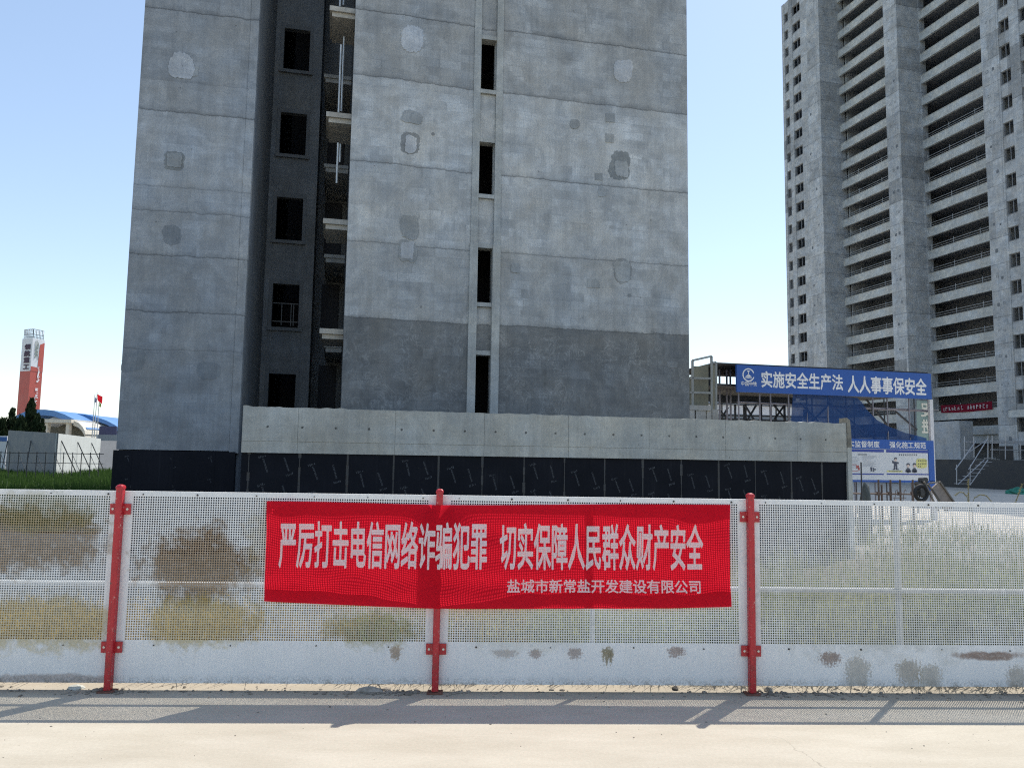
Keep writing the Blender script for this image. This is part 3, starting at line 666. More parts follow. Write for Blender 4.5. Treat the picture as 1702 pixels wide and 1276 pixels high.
WHITE_PRINT = m_cloth('white_print', (.86, .79, .80), .42)
banner_text('严厉打击电信网络诈骗犯罪', 468, 811, 864, 944, .024, 12)
banner_text('切实保障人民群众财产安全', 831, 1168, 868, 947, .024, 12)
banner_text('盐城市新常盐开发建设有限公司', 842, 1166, 961, 984, .018, 14)
# hem ties at the corners
for (s_, t_) in ((0, 1), (1, 1), (0, 0), (1, 0)):
    P = ban(s_, t_); q = -1 if s_ == 0 else 1
    mb = MB(); mb.tube([P, (P[0] + q * .006, -.004, P[2] + .010 * (1 if t_ else -1)), (P[0] + q * .010, .002, P[2] + .016 * (1 if t_ else -1))], .0015, 5); mb.build('tie', plain('white_string', (.6, .58, .55), .8), bn)

# ------------------------------------------------------------------ soil and stones at the foot of the fence
rd = random.Random(8); mb = MB()
def pebble(mb, x, y, z, r, rd):
    bm = bmesh.new(); bmesh.ops.create_icosphere(bm, subdivisions=1, radius=1)
    sx, sy, sz = r * rd.uniform(.7, 1.3), r * rd.uniform(.7, 1.2), r * rd.uniform(.4, .8)
    V = [(x + v.co.x * sx * rd.uniform(.8, 1.15), y + v.co.y * sy, z + max(-.2, v.co.z) * sz) for v in bm.verts]; Fc = [tuple(v.index for v in f.verts) for f in bm.faces]; bm.free(); mb.add(V, Fc)
for k in range(420):
    x = rd.uniform(-4.5, 4.2); pebble(mb, x, rd.gauss(.0, .05) - .02, .002, abs(rd.gauss(0, .007)) + .002, rd)
for k in range(130): pebble(mb, rd.uniform(-4, 4), -.1 - abs(rd.gauss(0, .5)), .001, abs(rd.gauss(0, .003)) + .0012, rd)
for cx, n_, s_ in ((-.35, 60, .09), (-.15, 30, .06), (2.12, 30, .07), (2.5, 40, .12), (.15, 20, .05), (-1.95, 40, .08), (-2.1, 30, .1)):
    for k in range(n_): pebble(mb, cx + rd.gauss(0, s_), rd.gauss(-.03, .03), .002, abs(rd.gauss(0, .009)) + .003, rd)
tag(fen_local(mb.build('gravel', plain('grit', (.23, .20, .165), .95, .4, 8))), 'loose grit and soil crumbs along the foot of the white fence', 'gravel', kind='stuff')
def stone(px, py, rx, ry, lab, mt):
    r = FWD + (px - IW / 2) / FPX * RGT - (py - IH / 2) / FPX * UPV; t = -EYE / r.z; P = CAMP + r * t
    bm = bmesh.new(); bmesh.ops.create_icosphere(bm, subdivisions=3, radius=1); k = P.y / FPX
    for v in bm.verts:
        d = 1 + .35 * mnoise.noise(v.co * 1.3 + Vector((px, 0, 0))) + .12 * mnoise.noise(v.co * 4)
        v.co = Vector((v.co.x * rx * k * d, v.co.y * .03 * d, max(-.25, v.co.z) * ry * k * d))
    me = bpy.data.meshes.new('stone'); bm.to_mesh(me); bm.free(); o = link('stone', me, mt); o.location = (P.x, P.y, .003); tag(o, lab, 'stone')
grey_st = plain('grey_stone', (.30, .275, .24), .9, .35, 30)
stone(614, 1150, 24, 8, 'flat pale lump of dried mortar below the banner, left of the middle post', grey_st)
stone(1279, 1148, 6, 7, 'small grey stone lying right beside the foot of the right red post', grey_st)
stone(1122, 1145, 5, 4, 'dark little clod under the fence below the right end of the banner', plain('dark_clod', (.05, .045, .04), .95, .3, 30))
stone(126, 1144, 13, 5, 'flat pale stone chip left of the foot of the left red post', plain('pale_chip', (.5, .5, .45), .9, .2, 30))

# ------------------------------------------------------------------ weeds on the bank behind the fence, seen through the holes
def blade(mb, x, y, z, h_, lean, az, wd, seg=3):
    V = []; ax, ay = math.cos(az), math.sin(az)
    for k in range(seg + 1):
        q = k / seg; w_ = wd * (1 - q) ** .7
        px_, py_, pz_ = x + ax * lean * q * q, y + ay * lean * q * q, z + h_ * (q - .25 * q * q * lean / max(h_, .01))
        V += [(px_ - ay * w_, py_ + ax * w_, pz_), (px_ + ay * w_, py_ - ax * w_, pz_)]
    mb.add(V, [(2 * k, 2 * k + 1, 2 * k + 3, 2 * k + 2) for k in range(seg)])
rd = random.Random(21)
def weed_top(x):
    f = mnoise.noise(Vector((x * 1.7, 0, 5))) * .14 + mnoise.noise(Vector((x * 5, 0, 9))) * .07
    base = .58 if x < -.2 else .66 if x < 1.9 else .84 if x < 3.1 else 1.04
    return base + f
for nm, lab, cols, cnt, rng_ in (('weeds', 'dry straw coloured weeds on the bank behind the left of the fence', ((.22, .15, .035), (.40, .29, .085)), 8000, (-5.5, .6)),
                                 ('weeds', 'pale green and grey weeds on the bank behind the right of the fence', ((.11, .16, .03), (.40, .39, .17)), 14500, (-.6, 6.5))):
    mb = MB()
    for k in range(cnt):
        x = rd.uniform(*rng_); far = rd.random() < .35
        y = .36 + rd.random() ** 1.5 * 1.0 if not far else 1.2 + rd.random() * 5; zb = bank(y)
        tp = weed_top(x) + (0 if not far else -.1)
        hmax = min(1.12, max(.12, tp - zb)) if not far else .75
        h_ = rd.uniform(.15, 1) ** .8 * hmax
        blade(mb, x, y, zb - .03, h_, rd.uniform(.0, .30), rd.uniform(0, 6.28), rd.uniform(.003, .008), 3)
        if rd.random() < .5:      # leaves along the stalk
            for q in range(3): blade(mb, x, y, zb + h_ * rd.uniform(.1, .7), rd.uniform(.04, .12), rd.uniform(.05, .16), rd.uniform(0, 6.28), rd.uniform(.005, .012), 2)
    tag(fen_local(mb.build(nm, m_leaf('weed_leaf', cols[0], cols[1], .4, .9))), lab, 'weeds', kind='stuff')
rd = random.Random(33); mb = MB()
for k in range(12000):
    x = rd.uniform(-4, 17); y = 6 + 22 * rd.random(); zb = bank(y)
    if mnoise.noise(Vector((x * .35, y * .3, 11))) < -.25: continue
    if -6.5 < x < 9.2 and y > 15.4 + .235 * (x + 6): continue
    blade(mb, x, y, zb - .05, rd.uniform(.3, 1.25) * (.8 + .4 * mnoise.noise(Vector((x * .5, y * .5, 2)))), rd.uniform(.05, .5), rd.uniform(0, 6.28), rd.uniform(.008, .024), 3)
tag(mb.build('weeds', m_leaf('field_weed_leaf', (.09, .13, .03), (.30, .29, .13), .4, .5)), 'rank green weeds over the rough ground between the fence and the podium wall', 'weeds', kind='stuff')
# foxtail stalks that rise above the fence at the right
def foxtail(px, pts, lab, Yb=6.2):
    fr = Frame(*ground_pt(px, Yb, 800), FEN.deg)
    P = [fr.at(a, b) for a, b in pts]
    root = thing('foxtail_grass', lab, 'grass stalk', (fr.o.x, fr.o.y, bank(1.3) - .02), FEN.deg, 'foxtail stalks rising above the fence')
    zb = bank(1.3) - .02
    L = [(P[0][0] * .6 + .01, 0, 0), (P[0][0], .02, (P[0][1] - zb) * .6)] + [(a, .02, z - zb) for a, z in P]
    nh = max(2, len(L) - 2)
    mb = MB(); mb.tube(L, [.0022] * len(L), 6); mb.build('stem', m_leaf('stem_leaf', (.22, .20, .09), (.30, .25, .12), .2), root)
    mb = MB(); hd = L[-min(4, len(P)):]
    rd2 = random.Random(px)
    for k in range(140):
        q = rd2.random() * (len(hd) - 1); i = int(q); f = q - i; c = Vector(hd[i]).lerp(Vector(hd[min(i + 1, len(hd) - 1)]), f)
        a = rd2.uniform(0, 6.28); e = rd2.uniform(.3, .9); d = Vector((math.cos(a) * e, math.sin(a) * e, rd2.uniform(-.2, .6))) * .016
        mb.add([c + Vector((0, 0, .002)), c - Vector((0, 0, .003)), c + d], [(0, 1, 2)])
    mb.build('seed_head', m_leaf('seed_leaf', (.20, .19, .10), (.36, .31, .18), .4), root)
foxtail(1612, [(1613, 838), (1612, 822), (1612, 808), (1612, 796)], 'upright foxtail stalk above the fence below the site stair')
foxtail(1606, [(1612, 838), (1610, 826), (1604, 819), (1597, 818), (1590, 824)], 'foxtail stalk arching to the left above the fence')
foxtail(1630, [(1618, 838), (1622, 828), (1632, 822), (1642, 824), (1650, 833)], 'foxtail stalk arching to the right above the fence')
foxtail(1695, [(1690, 838), (1694, 826), (1698, 815), (1702, 804)], 'foxtail stalk leaning to the right at the edge of the view')

# ================================================================== LEFT BACKGROUND
# tall grass on the site
rd = random.Random(31); mb = MB()
for k in range(24000):
    Y = 26 + 95 * rd.random() ** 1.4; px = rd.uniform(-40, 215); x = (px - 851) / FPX * Y
    h_ = rd.uniform(.25, .75) * (1 + .4 * mnoise.noise(Vector((x * .3, Y * .2, 0))))
    blade(mb, x, Y, G - .05, h_, rd.uniform(0, .3), rd.uniform(0, 6.28), rd.uniform(.012, .03) * (Y / 45), 2)
tag(mb.build('grass', m_leaf('grass_leaf', (.030, .068, .018), (.075, .125, .034), .4, .25)), 'tall green grass growing over the site on the left', 'grass', kind='stuff')
mb = MB(); mb.add([(-160, 24, G + .02), (-6, 24, G + .02), (-6, 130, G + .02), (-160, 130, G + .02)], [(0, 1, 2, 3)])
tag(mb.build('grass_ground', plain('green_soil', (.045, .065, .022), .95, .3, .8)), kind='structure')

# hoarding of tall panels: one sunlit, one with its shade put into a darker colour
def wall_seg(name, label, cat, pA, pB, YA, YB, zA, zB, mat, thick=.12, zbase=G, extra=None, group=None):
    a = ground_pt(pA, YA, 740); b = ground_pt(pB, YB, 740); L = math.hypot(b[0] - a[0], b[1] - a[1]); ang = math.degrees(math.atan2(b[1] - a[1], b[0] - a[0]))
    root = thing(name, label, cat, (a[0], a[1], zbase), ang, group)
    mb = MB(); mb.plate([(0, 0), (L, 0), (L, zB - zbase), (0, zA - zbase)], 0, thick); mb.build('panel', mat, root)
    if extra: extra(root, L)
    return root
def zat(px, py, Y):
    r = FWD + (px - IW / 2) / FPX * RGT - (py - IH / 2) / FPX * UPV; return EYE + r.z * Y / r.y
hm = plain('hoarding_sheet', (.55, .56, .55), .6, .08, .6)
def ribs(nr, dark_m, lean):
    def f(root, L):
        for k in range(nr):
            x = L * (k + .45) / nr
            mb = MB(); mb.bar((x, -1.4, .1), (x - lean, -.02, 3.7), .09, .09); mb.build('brace', dark_m, root)
    return f
brace_m = plain('dark_brace', (.05, .055, .06), .7, .3, 3)
wall_seg('hoarding', 'tall site hoarding with shade put into its colour, left of the sunlit hoarding', 'hoarding', 12, 94, 92, 82, zat(12, 715, 92), zat(94, 720, 82), plain('shaded_hoarding_sheet', (.15, .16, .175), .6, .08, .6), extra=ribs(2, brace_m, 3.4))
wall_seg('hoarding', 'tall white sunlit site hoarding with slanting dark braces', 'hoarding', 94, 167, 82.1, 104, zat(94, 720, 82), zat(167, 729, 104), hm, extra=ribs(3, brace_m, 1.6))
wall_seg('boundary_wall', 'low grey boundary wall behind the grass beside the apartment block', 'wall', 167, 215, 104.3, 112, zat(167, 732, 104), zat(215, 733, 112), plain('grey_wall', (.26, .265, .29), .8, .1, .8))
wall_seg('boundary_wall', 'grey wall with a pale coping behind the flagpoles', 'wall', 160, 215, 128, 128, zat(165, 722, 128), zat(165, 722, 128), plain('grey_wall_far', (.36, .36, .38), .8, .1, .8))
wall_seg('navy_wall', 'dark navy panel wall beyond the flagpoles', 'wall', 163, 192, 150, 150, zat(165, 708, 150), zat(165, 708, 150), plain('navy_panel', (.035, .04, .10), .6, .1, .8))
def bl(root, L):
    mb = MB(); mb.box(0, L, -.05, .0, 4.6, 5.6); mb.build('stripe', plain('blue_stripe', (.02, .10, .32), .5, .1), root)
wall_seg('site_cabin', 'white site cabin with a blue stripe at the far left edge', 'cabin', -40, 11, 96, 96, zat(0, 724, 96), zat(0, 724, 96), plain('cabin_white', (.6, .6, .62), .6, .06, .6), thick=3, extra=lambda r_, L: (MB().box(0, L, -.06, -.01, zat(0, 733, 96) - G, zat(0, 726, 96) - G).build('stripe', plain('blue_stripe', (.02, .10, .32), .5, .1), r_)))
# tube fence with braces in front of the hoarding
tf = thing('tube_fence', 'dark braced tube fence standing in front of the hoarding', 'fence', (*ground_pt(-5, 70, 740), G), 4)
fr = Frame(*ground_pt(-5, 70, 740), 4); L = fr.x(172, 765); zt = zat(80, 753, 71) - G; zm = zat(80, 769, 71) - G
dk = plain('dark_tube', (.04, .042, .048), .6, .3, 4)
mb = MB(); mb.tube([(0, 0, zt), (L, 0, zt)], .035, 6); mb.build('rail', dk, tf)
mb = MB(); mb.tube([(0, 0, zm), (L, 0, zm)], .03, 6); mb.build('rail', dk, tf)
for k in range(12):
    x = L * (k + .5) / 12; mb = MB(); mb.tube([(x, 0, 0), (x, 0, zt + .12)], .04, 6); mb.build('post', dk, tf)
    if k % 2 == 0: mb = MB(); mb.tube([(x, -.02, zt - .1), (x + 1.0, -.6, zm - .7)], .025, 6); mb.build('brace', dk, tf)
# sign pylon
PY = 165.0
px_, py_ = ground_pt(52, PY, 640); pyl = thing('sign_pylon', 'tall square sign pylon, white above red, with letter frames on its roof', 'pylon', (px_, py_, G), 0)
pf = Frame(px_, py_, 0)
top = zat(55, 563, PY) - G; mid_l = zat(50, 617, PY) - G; mid_r = zat(60, 611, PY) - G
hw = 3.0
corn = [Vector((a * .90 - b * .44, a * .44 + b * .90, 0)) for a, b in ((-2.45, 1.6), (-.25, -1.1), (1.75, 1.3), (-.3, 4.0))]
wt = plain('pylon_white', (.62, .64, .66), .5, .06, .3); rdm = plain('pylon_red', (.40, .07, .05), .5, .08, .3)
def prism2(mb, cs, z0, z1):
    n_ = len(cs); mb.add([(c.x, c.y, z0) for c in cs] + [(c.x, c.y, z1) for c in cs], [tuple(reversed(range(n_))), tuple(range(n_, 2 * n_))] + [(k, (k + 1) % n_, n_ + (k + 1) % n_, n_ + k) for k in range(n_)])
mb = MB(); prism2(mb, corn, 0, mid_l); mb.build('shaft', rdm, pyl)
mb = MB(); prism2(mb, corn, mid_l + .003, top); up_ = mb.build('head', wt, pyl)
def on_face(a, b, off):
    d = (b - a); L_ = d.length; d.normalize(); nrm = Vector((d.y, -d.x, 0)); return lambda s_, z_, q_=0: tuple(a + d * (s_ * L_) + nrm * (off + q_) + Vector((0, 0, z_)))
fl_ = on_face(corn[0], corn[1], .05); fr_ = on_face(corn[1], corn[2], .05)
# red wedge over the white head on the sunny face
mb = MB(); mb.add([fr_(0, mid_l), fr_(1, mid_l), fr_(1, top - .6), fr_(.62, top - 1.2), fr_(.55, top - 6.2), fr_(0, mid_l + 1.0)], [(0, 1, 2, 3, 4, 5)]); mb.build('red_wedge', rdm, pyl)
def face_text(body, fn, s0_, z_top, cw, ch, mat, w_face, bold=.03):
    V, Fc = text_geo(body, cw, ch, bold, True); H_ = max(v[1] for v in V)
    mb = MB(); mb.add([fn(s0_ + v[0] / w_face, z_top - H_ + v[1], v[2] * .02) for v in V], Fc); return mb.build('lettering', mat, pyl)
fl2 = on_face(corn[0], corn[1], .09); fr2 = on_face(corn[1], corn[2], .11)
ink = plain('dark_ink', (.06, .035, .06), .7, .1)
face_text('领航重工', fl2, .30, zat(45, 572, PY) - G, 2.0, 1.28, ink, (corn[1] - corn[0]).length, .05)
mb = MB(); rd = random.Random(4)   # column of small white characters, too far to read, and the brushed emblem
for k in range(14):
    if k in (4, 9): continue
    z0 = zat(62, 608, PY) - G - k * .92
    for j in range(5):
        a = .52 + rd.uniform(-.02, .12) - k * .004; q = z0 - rd.uniform(0, .7)
        if rd.random() < .5: P = [fr2(a, q), fr2(a + .14, q), fr2(a + .14, q - .14), fr2(a, q - .14)]
        else: P = [fr2(a, q), fr2(a + .05, q), fr2(a + .05, q - .6), fr2(a, q - .6)]
        mb.add(P, [(0, 1, 2, 3)])
mb.build('lettering', plain('letter_white', (.8, .8, .8), .6, .05), pyl)
mb = MB(); zc = zat(60, 585, PY) - G
for sx, sz, a, b in ((.22, 2.2, .05, 3.6), (.34, 2.4, .04, 3.0), (.44, 2.0, .05, 3.6), (.28, 1.0, .20, .25), (.26, .1, .2, .22), (.30, -.6, .16, .22), (.36, 1.6, .12, .2)):
    mb.add([fr2(sx, zc + sz), fr2(sx + a, zc + sz + .2), fr2(sx + a + .01, zc + sz - b), fr2(sx + .02, zc + sz - b - .2)], [(0, 1, 2, 3)])
mb.build('emblem', plain('emblem_green', (.20, .24, .22), .7, .2), pyl)
mb = MB(); mb2 = MB()
for (a, b, n_) in ((corn[0], corn[1], 9), (corn[1], corn[2], 8)):
    ff = on_face(a, b, -.15)
    for z_ in (.3, .9, 2.0): mb.tube([ff(.08, top + z_), ff(.92, top + z_)], .07, 5)
    for k in range(n_): mb.tube([ff(.08 + .84 * k / (n_ - 1), top), ff(.08 + .84 * k / (n_ - 1), top + 2.0)], .06, 5)
    ff = on_face(a, b, -.05)
    for k in range(4):
        s_ = .12 + k * .22
        for j in range(5):
            q = top + .95 + rd.uniform(0, .9); x_ = s_ + rd.uniform(0, .1)
            P = [ff(x_, q), ff(x_ + .05, q), ff(x_ + .05, q + .22), ff(x_, q + .22)]; mb2.add(P, [(0, 1, 2, 3)])
        mb2.add([ff(s_ + .05, top + .95), ff(s_ + .075, top + .95), ff(s_ + .075, top + 1.95), ff(s_ + .05, top + 1.95)], [(0, 1, 2, 3)])
mb.build('letter_frame', plain('frame_grey', (.20, .21, .22), .6, .2), pyl); mb2.build('letter_bar', plain('letter_white', (.8, .8, .8)), pyl)
# arched factory gate behind the hoarding
gx, gy = ground_pt(100, 150, 700); fg = Frame(gx, gy, 0); gb = thing('gate_building', 'factory gatehouse under a sweeping blue arched roof with white canopy', 'building', (gx, gy, G), 0)
def garc(pts, y0, y1, th, mat, name):
    P = [fg.at(a, b) for a, b in pts]; mb = MB()
    up = [(x, z - G) for x, z in P]; lo = [(x, z - G - th) for x, z in P]
    for i in range(len(up) - 1):
        A, B, C_, D = up[i], up[i + 1], lo[i + 1], lo[i]
        mb.add([(A[0], y0, A[1]), (B[0], y0, B[1]), (C_[0], y0, C_[1]), (D[0], y0, D[1]), (A[0], y1, A[1]), (B[0], y1, B[1]), (C_[0], y1, C_[1]), (D[0], y1, D[1])],
               [(0, 3, 2, 1), (4, 5, 6, 7), (0, 1, 5, 4), (3, 7, 6, 2)])
    return mb.build(name, mat, gb)
blue_roof = plain('blue_roof', (.09, .22, .46), .45, .08, .3); white_roof = plain('white_roof', (.66, .68, .70), .5, .05, .3); cream = plain('cream_wall', (.55, .52, .45), .7, .06, .3)
garc([(30, 692), (48, 684), (66, 681), (80, 681), (95, 683), (112, 689), (128, 697), (142, 706), (150, 713)], -1, 14, 1.1, blue_roof, 'roof')
garc([(98, 684), (115, 686), (132, 690), (150, 696), (165, 704), (172, 709)], 6, 20, .8, blue_roof, 'roof')
garc([(62, 703), (75, 697), (90, 692), (104, 693), (120, 699)], .5, 10, .5, white_roof, 'canopy')
garc([(132, 700), (140, 703), (146, 709), (150, 716), (151, 722)], -2, 8, .9, cream, 'arch')
for (a, b, c_, d) in ((82, 133, 698, 703),):
    mb = MB(); x0, z0 = fg.at(a, d); x1, z1 = fg.at(b, c_); mb.box(x0, x1, -3, 8, z0 - G, z1 - G); mb.build('canopy', cream, gb)
for a in (90, 125):
    mb = MB(); x0, z0 = fg.at(a - 2.5, 700); x1, _ = fg.at(a + 2.5, 700); mb.box(x0, x1, -2.5, -1.5, 0, fg.z(a, 703) - G - .02); mb.build('column', cream, gb)
mb = MB(); x0 = fg.x(62, 715, 8.5); x1 = fg.x(172, 715, 8.5); mb.box(x0, x1, 8.5, 12, 0, fg.z(100, 707, 8.5) - G); mb.build('wall', plain('gate_dark', (.055, .055, .09), .7, .1, .3), gb)
mb = MB(); mb.box(fg.x(80, 710, 7), fg.x(148, 710, 7), 7.0, 8.3, 0, fg.z(100, 703, 7) - G); mb.build('wall', plain('gate_olive', (.14, .135, .11), .8, .1, .3), gb)
# flagpoles
pole_m = plain('steel_pole', (.6, .61, .62), .4, .1, 1, .3)
for (pxx, ytop, lab, fc, fl) in ((155.5, 655, 'leftmost flagpole with a small blue flag', (.05, .07, .25), (155.8, 660, 3, 8)), (159, 652, 'middle flagpole flying a red flag', (.62, .02, .03), (160, 655, 9, 12)), (163.2, 668, 'rightmost flagpole with a short yellow green flag', (.30, .36, .10), (162, 668, 3, 7))):
    Yp = 122; x_, y_ = ground_pt(pxx, Yp, 690); fp = thing('flagpole', lab, 'flagpole', (x_, y_, G), 0, 'three flagpoles by the gatehouse'); f2 = Frame(x_, y_, 0)
    zt = f2.z(pxx, ytop) - G
    mb = MB(); mb.tube([(0, 0, 0), (0, 0, zt)], [.10, .05], 8); mb.build('pole', pole_m, fp)
    mb = MB(); x0 = 0.03; z1 = f2.z(fl[0], fl[1]) - G; ww = fl[2] / FPX * Yp; hh = fl[3] / FPX * Yp; V = []; Fq = []
    for i in range(9):
        for j in range(5):
            s_ = i / 8; V.append((x0 + ww * s_ * .95, .12 * math.sin(7 * s_ + j * .5), z1 - hh * .3 * s_ * (1 + .3 * j) - hh * .72 * j / 4))
    for i in range(8):
        for j in range(4): a = i * 5 + j; Fq.append((a, a + 1, a + 6, a + 5))
    mb.add(V, Fq); mb.build('flag', m_cloth('flag_cloth', fc, .4), fp, smooth=True)

# trees
def tree(name, label, px, ytop, ybase, Y, wpx, kind, cols, seed, group=None):
    rd = random.Random(seed); x, y = ground_pt(px, Y, 700); H = zat(px, ytop, Y) - G; W_ = wpx / FPX * Y / 2
    root = thing(name, label, 'tree', (x, y, G), 0, group)
    mb = MB(); mb.tube([(0, 0, 0), (.1, 0, H * .4), (0, 0, H * .92)], [H * .025, H * .017, H * .004], 7)
    for k in range(10):
        a = rd.uniform(0, 6.28); z = H * rd.uniform(.2, .8); q = W_ * .6; mb.tube([(0, 0, z), (math.cos(a) * q, math.sin(a) * q, z + q * .8)], [H * .006, H * .002], 5)
    mb.build('trunk', plain('bark', (.07, .055, .04), .9, .3, 3), root)
    mb = MB(); cl = []
    for k in range(95 if kind == 'cypress' else 40):
        t_ = rd.random(); a = rd.uniform(0, 6.28)
        rad = (W_ * 1.25 * (1 - t_) ** .7 * (.75 + .25 * min(1, t_ * 6))) if kind == 'cypress' else W_ * math.sqrt(max(.05, 1 - (2 * t_ - 1) ** 2))
        q = rd.uniform(.35, 1.0); cl.append((math.cos(a) * rad * q, math.sin(a) * rad * q, H * ((.05 if kind == 'cypress' else .35) + t_ * (.93 if kind == 'cypress' else .62)), rd.uniform(.5, 1.1) * W_ * (.38 if kind == 'cypress' else .32) * (1.15 - .6 * t_)))
    for (cx, cy, cz, r_) in cl:
        for k in range(70):
            d = Vector((rd.gauss(0, 1), rd.gauss(0, 1), rd.gauss(0, 1))); d.normalize(); d *= r_ * rd.uniform(.3, 1.05)
            c = Vector((cx, cy, cz)) + Vector((d.x, d.y, d.z * (1.9 if kind == 'cypress' else 1)))
            s_ = H * rd.uniform(.010, .022); up = Vector((rd.gauss(0, .5), rd.gauss(0, .5), 1.3 if kind == 'cypress' else rd.gauss(0, .6))).normalized() * s_ * (2.0 if kind == 'cypress' else 1.1)
            sd_ = up.orthogonal().normalized() * s_ * .6; sd_.rotate(Matrix.Rotation(rd.uniform(0, 6.28), 3, up.normalized()))
            mb.add([c - up, c + sd_, c + up, c - sd_], [(0, 1, 2, 3)])
    mb.build('crown', m_leaf(name + '_leaf', cols[0], cols[1], .2, .5), root)
CY = ((.018, .030, .016), (.045, .062, .030))
for i, (px, yt, Y, wp, lab) in enumerate(((4, 698, 118, 40, 'low dark cypress cut off by the left edge of the photo'), (20, 681, 120, 36, 'pointed dark cypress left of the sign pylon'), (35, 693, 116, 42, 'broad dark cypress at the foot of the sign pylon'),
                                           (51, 664, 119, 36, 'tallest dark cypress in front of the red pylon shaft'), (63, 688, 117, 28, 'short dark cypress right of the tallest one'), (71, 697, 121, 20, 'smallest dark cypress beside the blue arched roof'))):
    tree('cypress_tree', lab, px, yt, 720, Y, wp, 'cypress', CY, 50 + i, 'dark cypresses by the pylon')
tree('broadleaf_tree', 'small pale green tree behind the navy wall beside the apartment block', 181, 697, 722, 170, 26, 'round', ((.09, .13, .05), (.18, .22, .10)), 77)

# ================================================================== GATE AND SCAFFOLD (right)
blue_sign = plain('blue_sign', (.012, .085, .36), .45, .07, .5); white_let = plain('letter_white', (.8, .8, .8), .6, .05)
def gz(px, py, y=0): return GATE.z(px, py, y)
def gxx(px, py, y=0): return GATE.x(px, py, y)
sb = thing('gate_sign', 'long blue overhead sign with white Chinese safety slogan and round emblem', 'sign', (GATE.o.x, GATE.o.y, gz(1225, 651)), GATE.deg)
zb = gz(1225, 651); X1 = gxx(1548, 640); hS = gz(1225, 606) - zb
mb = MB(); mb.box(0, X1, 0, .12, 0, hS); mb.build('panel', blue_sign, sb)
def gate_text(body, pa, pb, ytop, ybot, parent, n_, z_off, y=-.006, bold=.024, mat=None):
    x0 = gxx(pa, ytop); x1 = gxx(pb, ytop); zt = gz(pa, ytop); zl = gz(pa, ybot)
    return lettering(body, x0, zl - z_off, (x1 - x0) / n_, zt - zl, y, mat or white_let, parent, bold)
gate_text('实施安全生产法', 1264, 1401, 616, 644, sb, 7, zb)
gate_text('人人事事保安全', 1408, 1539, 623, 653, sb, 7, zb)
gate_text('中国中铁', 1231, 1258, 633, 641, sb, 4, zb, bold=.012)
# emblem: an open ring round a rail section over a half globe
ec = (gxx(1244, 623), gz(1244, 623) - zb); er = .29; mb = MB()
ring = []
for k in range(31):
    a = R(20 + 320 * k / 30); ring.append((a,))
for k in range(30):
    a0, a1 = ring[k][0], ring[k + 1][0]
    mb.add([(ec[0] + math.cos(a) * q * er, -.006, ec[1] + math.sin(a) * q * er) for a, q in ((a0, .82), (a1, .82), (a1, 1), (a0, 1))], [(0, 1, 2, 3)])
def eq(a, b, c_, d): mb.add([(ec[0] + x * er, -.006, ec[1] + z * er) for x, z in ((a, b), (c_, b), (c_, d), (a, d))], [(0, 1, 2, 3)])
eq(-.22, .50, .22, .64); eq(-.06, -.05, .06, .50)
mb.add([(ec[0] + x * er, -.006, ec[1] + z * er) for x, z in ((-.5, -.25), (.5, -.25), (.1, .08), (-.1, .08))], [(0, 1, 2, 3)])
for k in range(5): eq(-.5 + k * .21, -.52, -.36 + k * .21, -.28)
mb.build('emblem', white_let, sb)
# scaffold that carries the sign
scf = thing('scaffold_passage', 'tube scaffold passage with plank roof behind the blue gate sign', 'scaffold', (GATE.o.x, GATE.o.y, G), GATE.deg)
tube_m = plain('scaffold_tube', (.22, .21, .24), .5, .25, 3, .4); dtube = plain('scaffold_dark', (.035, .04, .05), .6, .3, 3)
for px in (1227, 1262, 1280, 1310, 1340, 1375, 1405, 1450, 1474, 1510, 1542):
    x = gxx(px, 690, .25); mb = MB(); mb.tube([(x, .2, 0), (x, .2, gz(px, 652) - G + .3)], .035, 6); mb.build('upright', tube_m, scf)
for px in (1200, 1240, 1290, 1350, 1420, 1470, 1520):
    x = gxx(px, 690, 4); mb = MB(); mb.tube([(x, 4.0, 0), (x, 4.0, gz(px, 640, 4) - G)], .035, 6); mb.build('upright', dtube, scf)
for (pa, ya, pb, yb, yy) in ((1225, 668, 1548, 682, .28), (1380, 676, 1548, 684, .28), (1195, 668, 1560, 682, 3.9), (1195, 690, 1400, 694, 3.9)):
    mb = MB(); a = GATE.at(pa, ya, yy); b = GATE.at(pb, yb, yy); mb.tube([(a[0], yy, a[1] - G), (b[0], yy, b[1] - G)], .035, 6); mb.build('ledger', tube_m if yy < 1 else dtube, scf)
for (pa, ya, pb, yb, yy) in ((1238, 673, 1253, 697, 2), (1257, 673, 1243, 697, 2), (1286, 673, 1306, 697, 2), (1304, 673, 1287, 697, 2), (1195, 680, 1207, 694, 2), (1210, 677, 1200, 694, 2), (1440, 664, 1475, 706, .8), (1489, 684, 1524, 714, .6), (1375, 668, 1440, 720, 2), (1330, 670, 1360, 700, 2), (1345, 705, 1375, 675, 2)):
    mb = MB(); a = GATE.at(pa, ya, yy); b = GATE.at(pb, yb, yy); mb.bar((a[0], yy, a[1] - G), (b[0], yy, b[1] - G), .07, .07); mb.build('brace', dtube, scf)
mb = MB(); a = gxx(1192, 625, 4)
mb.box(-.9, X1 + .1, .3, 4.6, hS + zb - G + .02, hS + zb - G + .10); mb.box(-.9, X1 + .1, .3, 4.6, zb - G + .25, zb - G + .31); mb.build('plank_roof', plain('old_plank', (.045, .045, .045), .9, .35, 2), scf)
for px in (1196, 1208, 1214):
    x = gxx(px, 640, 1.5); mb = MB(); mb.tube([(x, 1.5, 0), (x, 1.5, hS + zb - G - .05)], .045, 6); mb.build('upright', tube_m, scf)
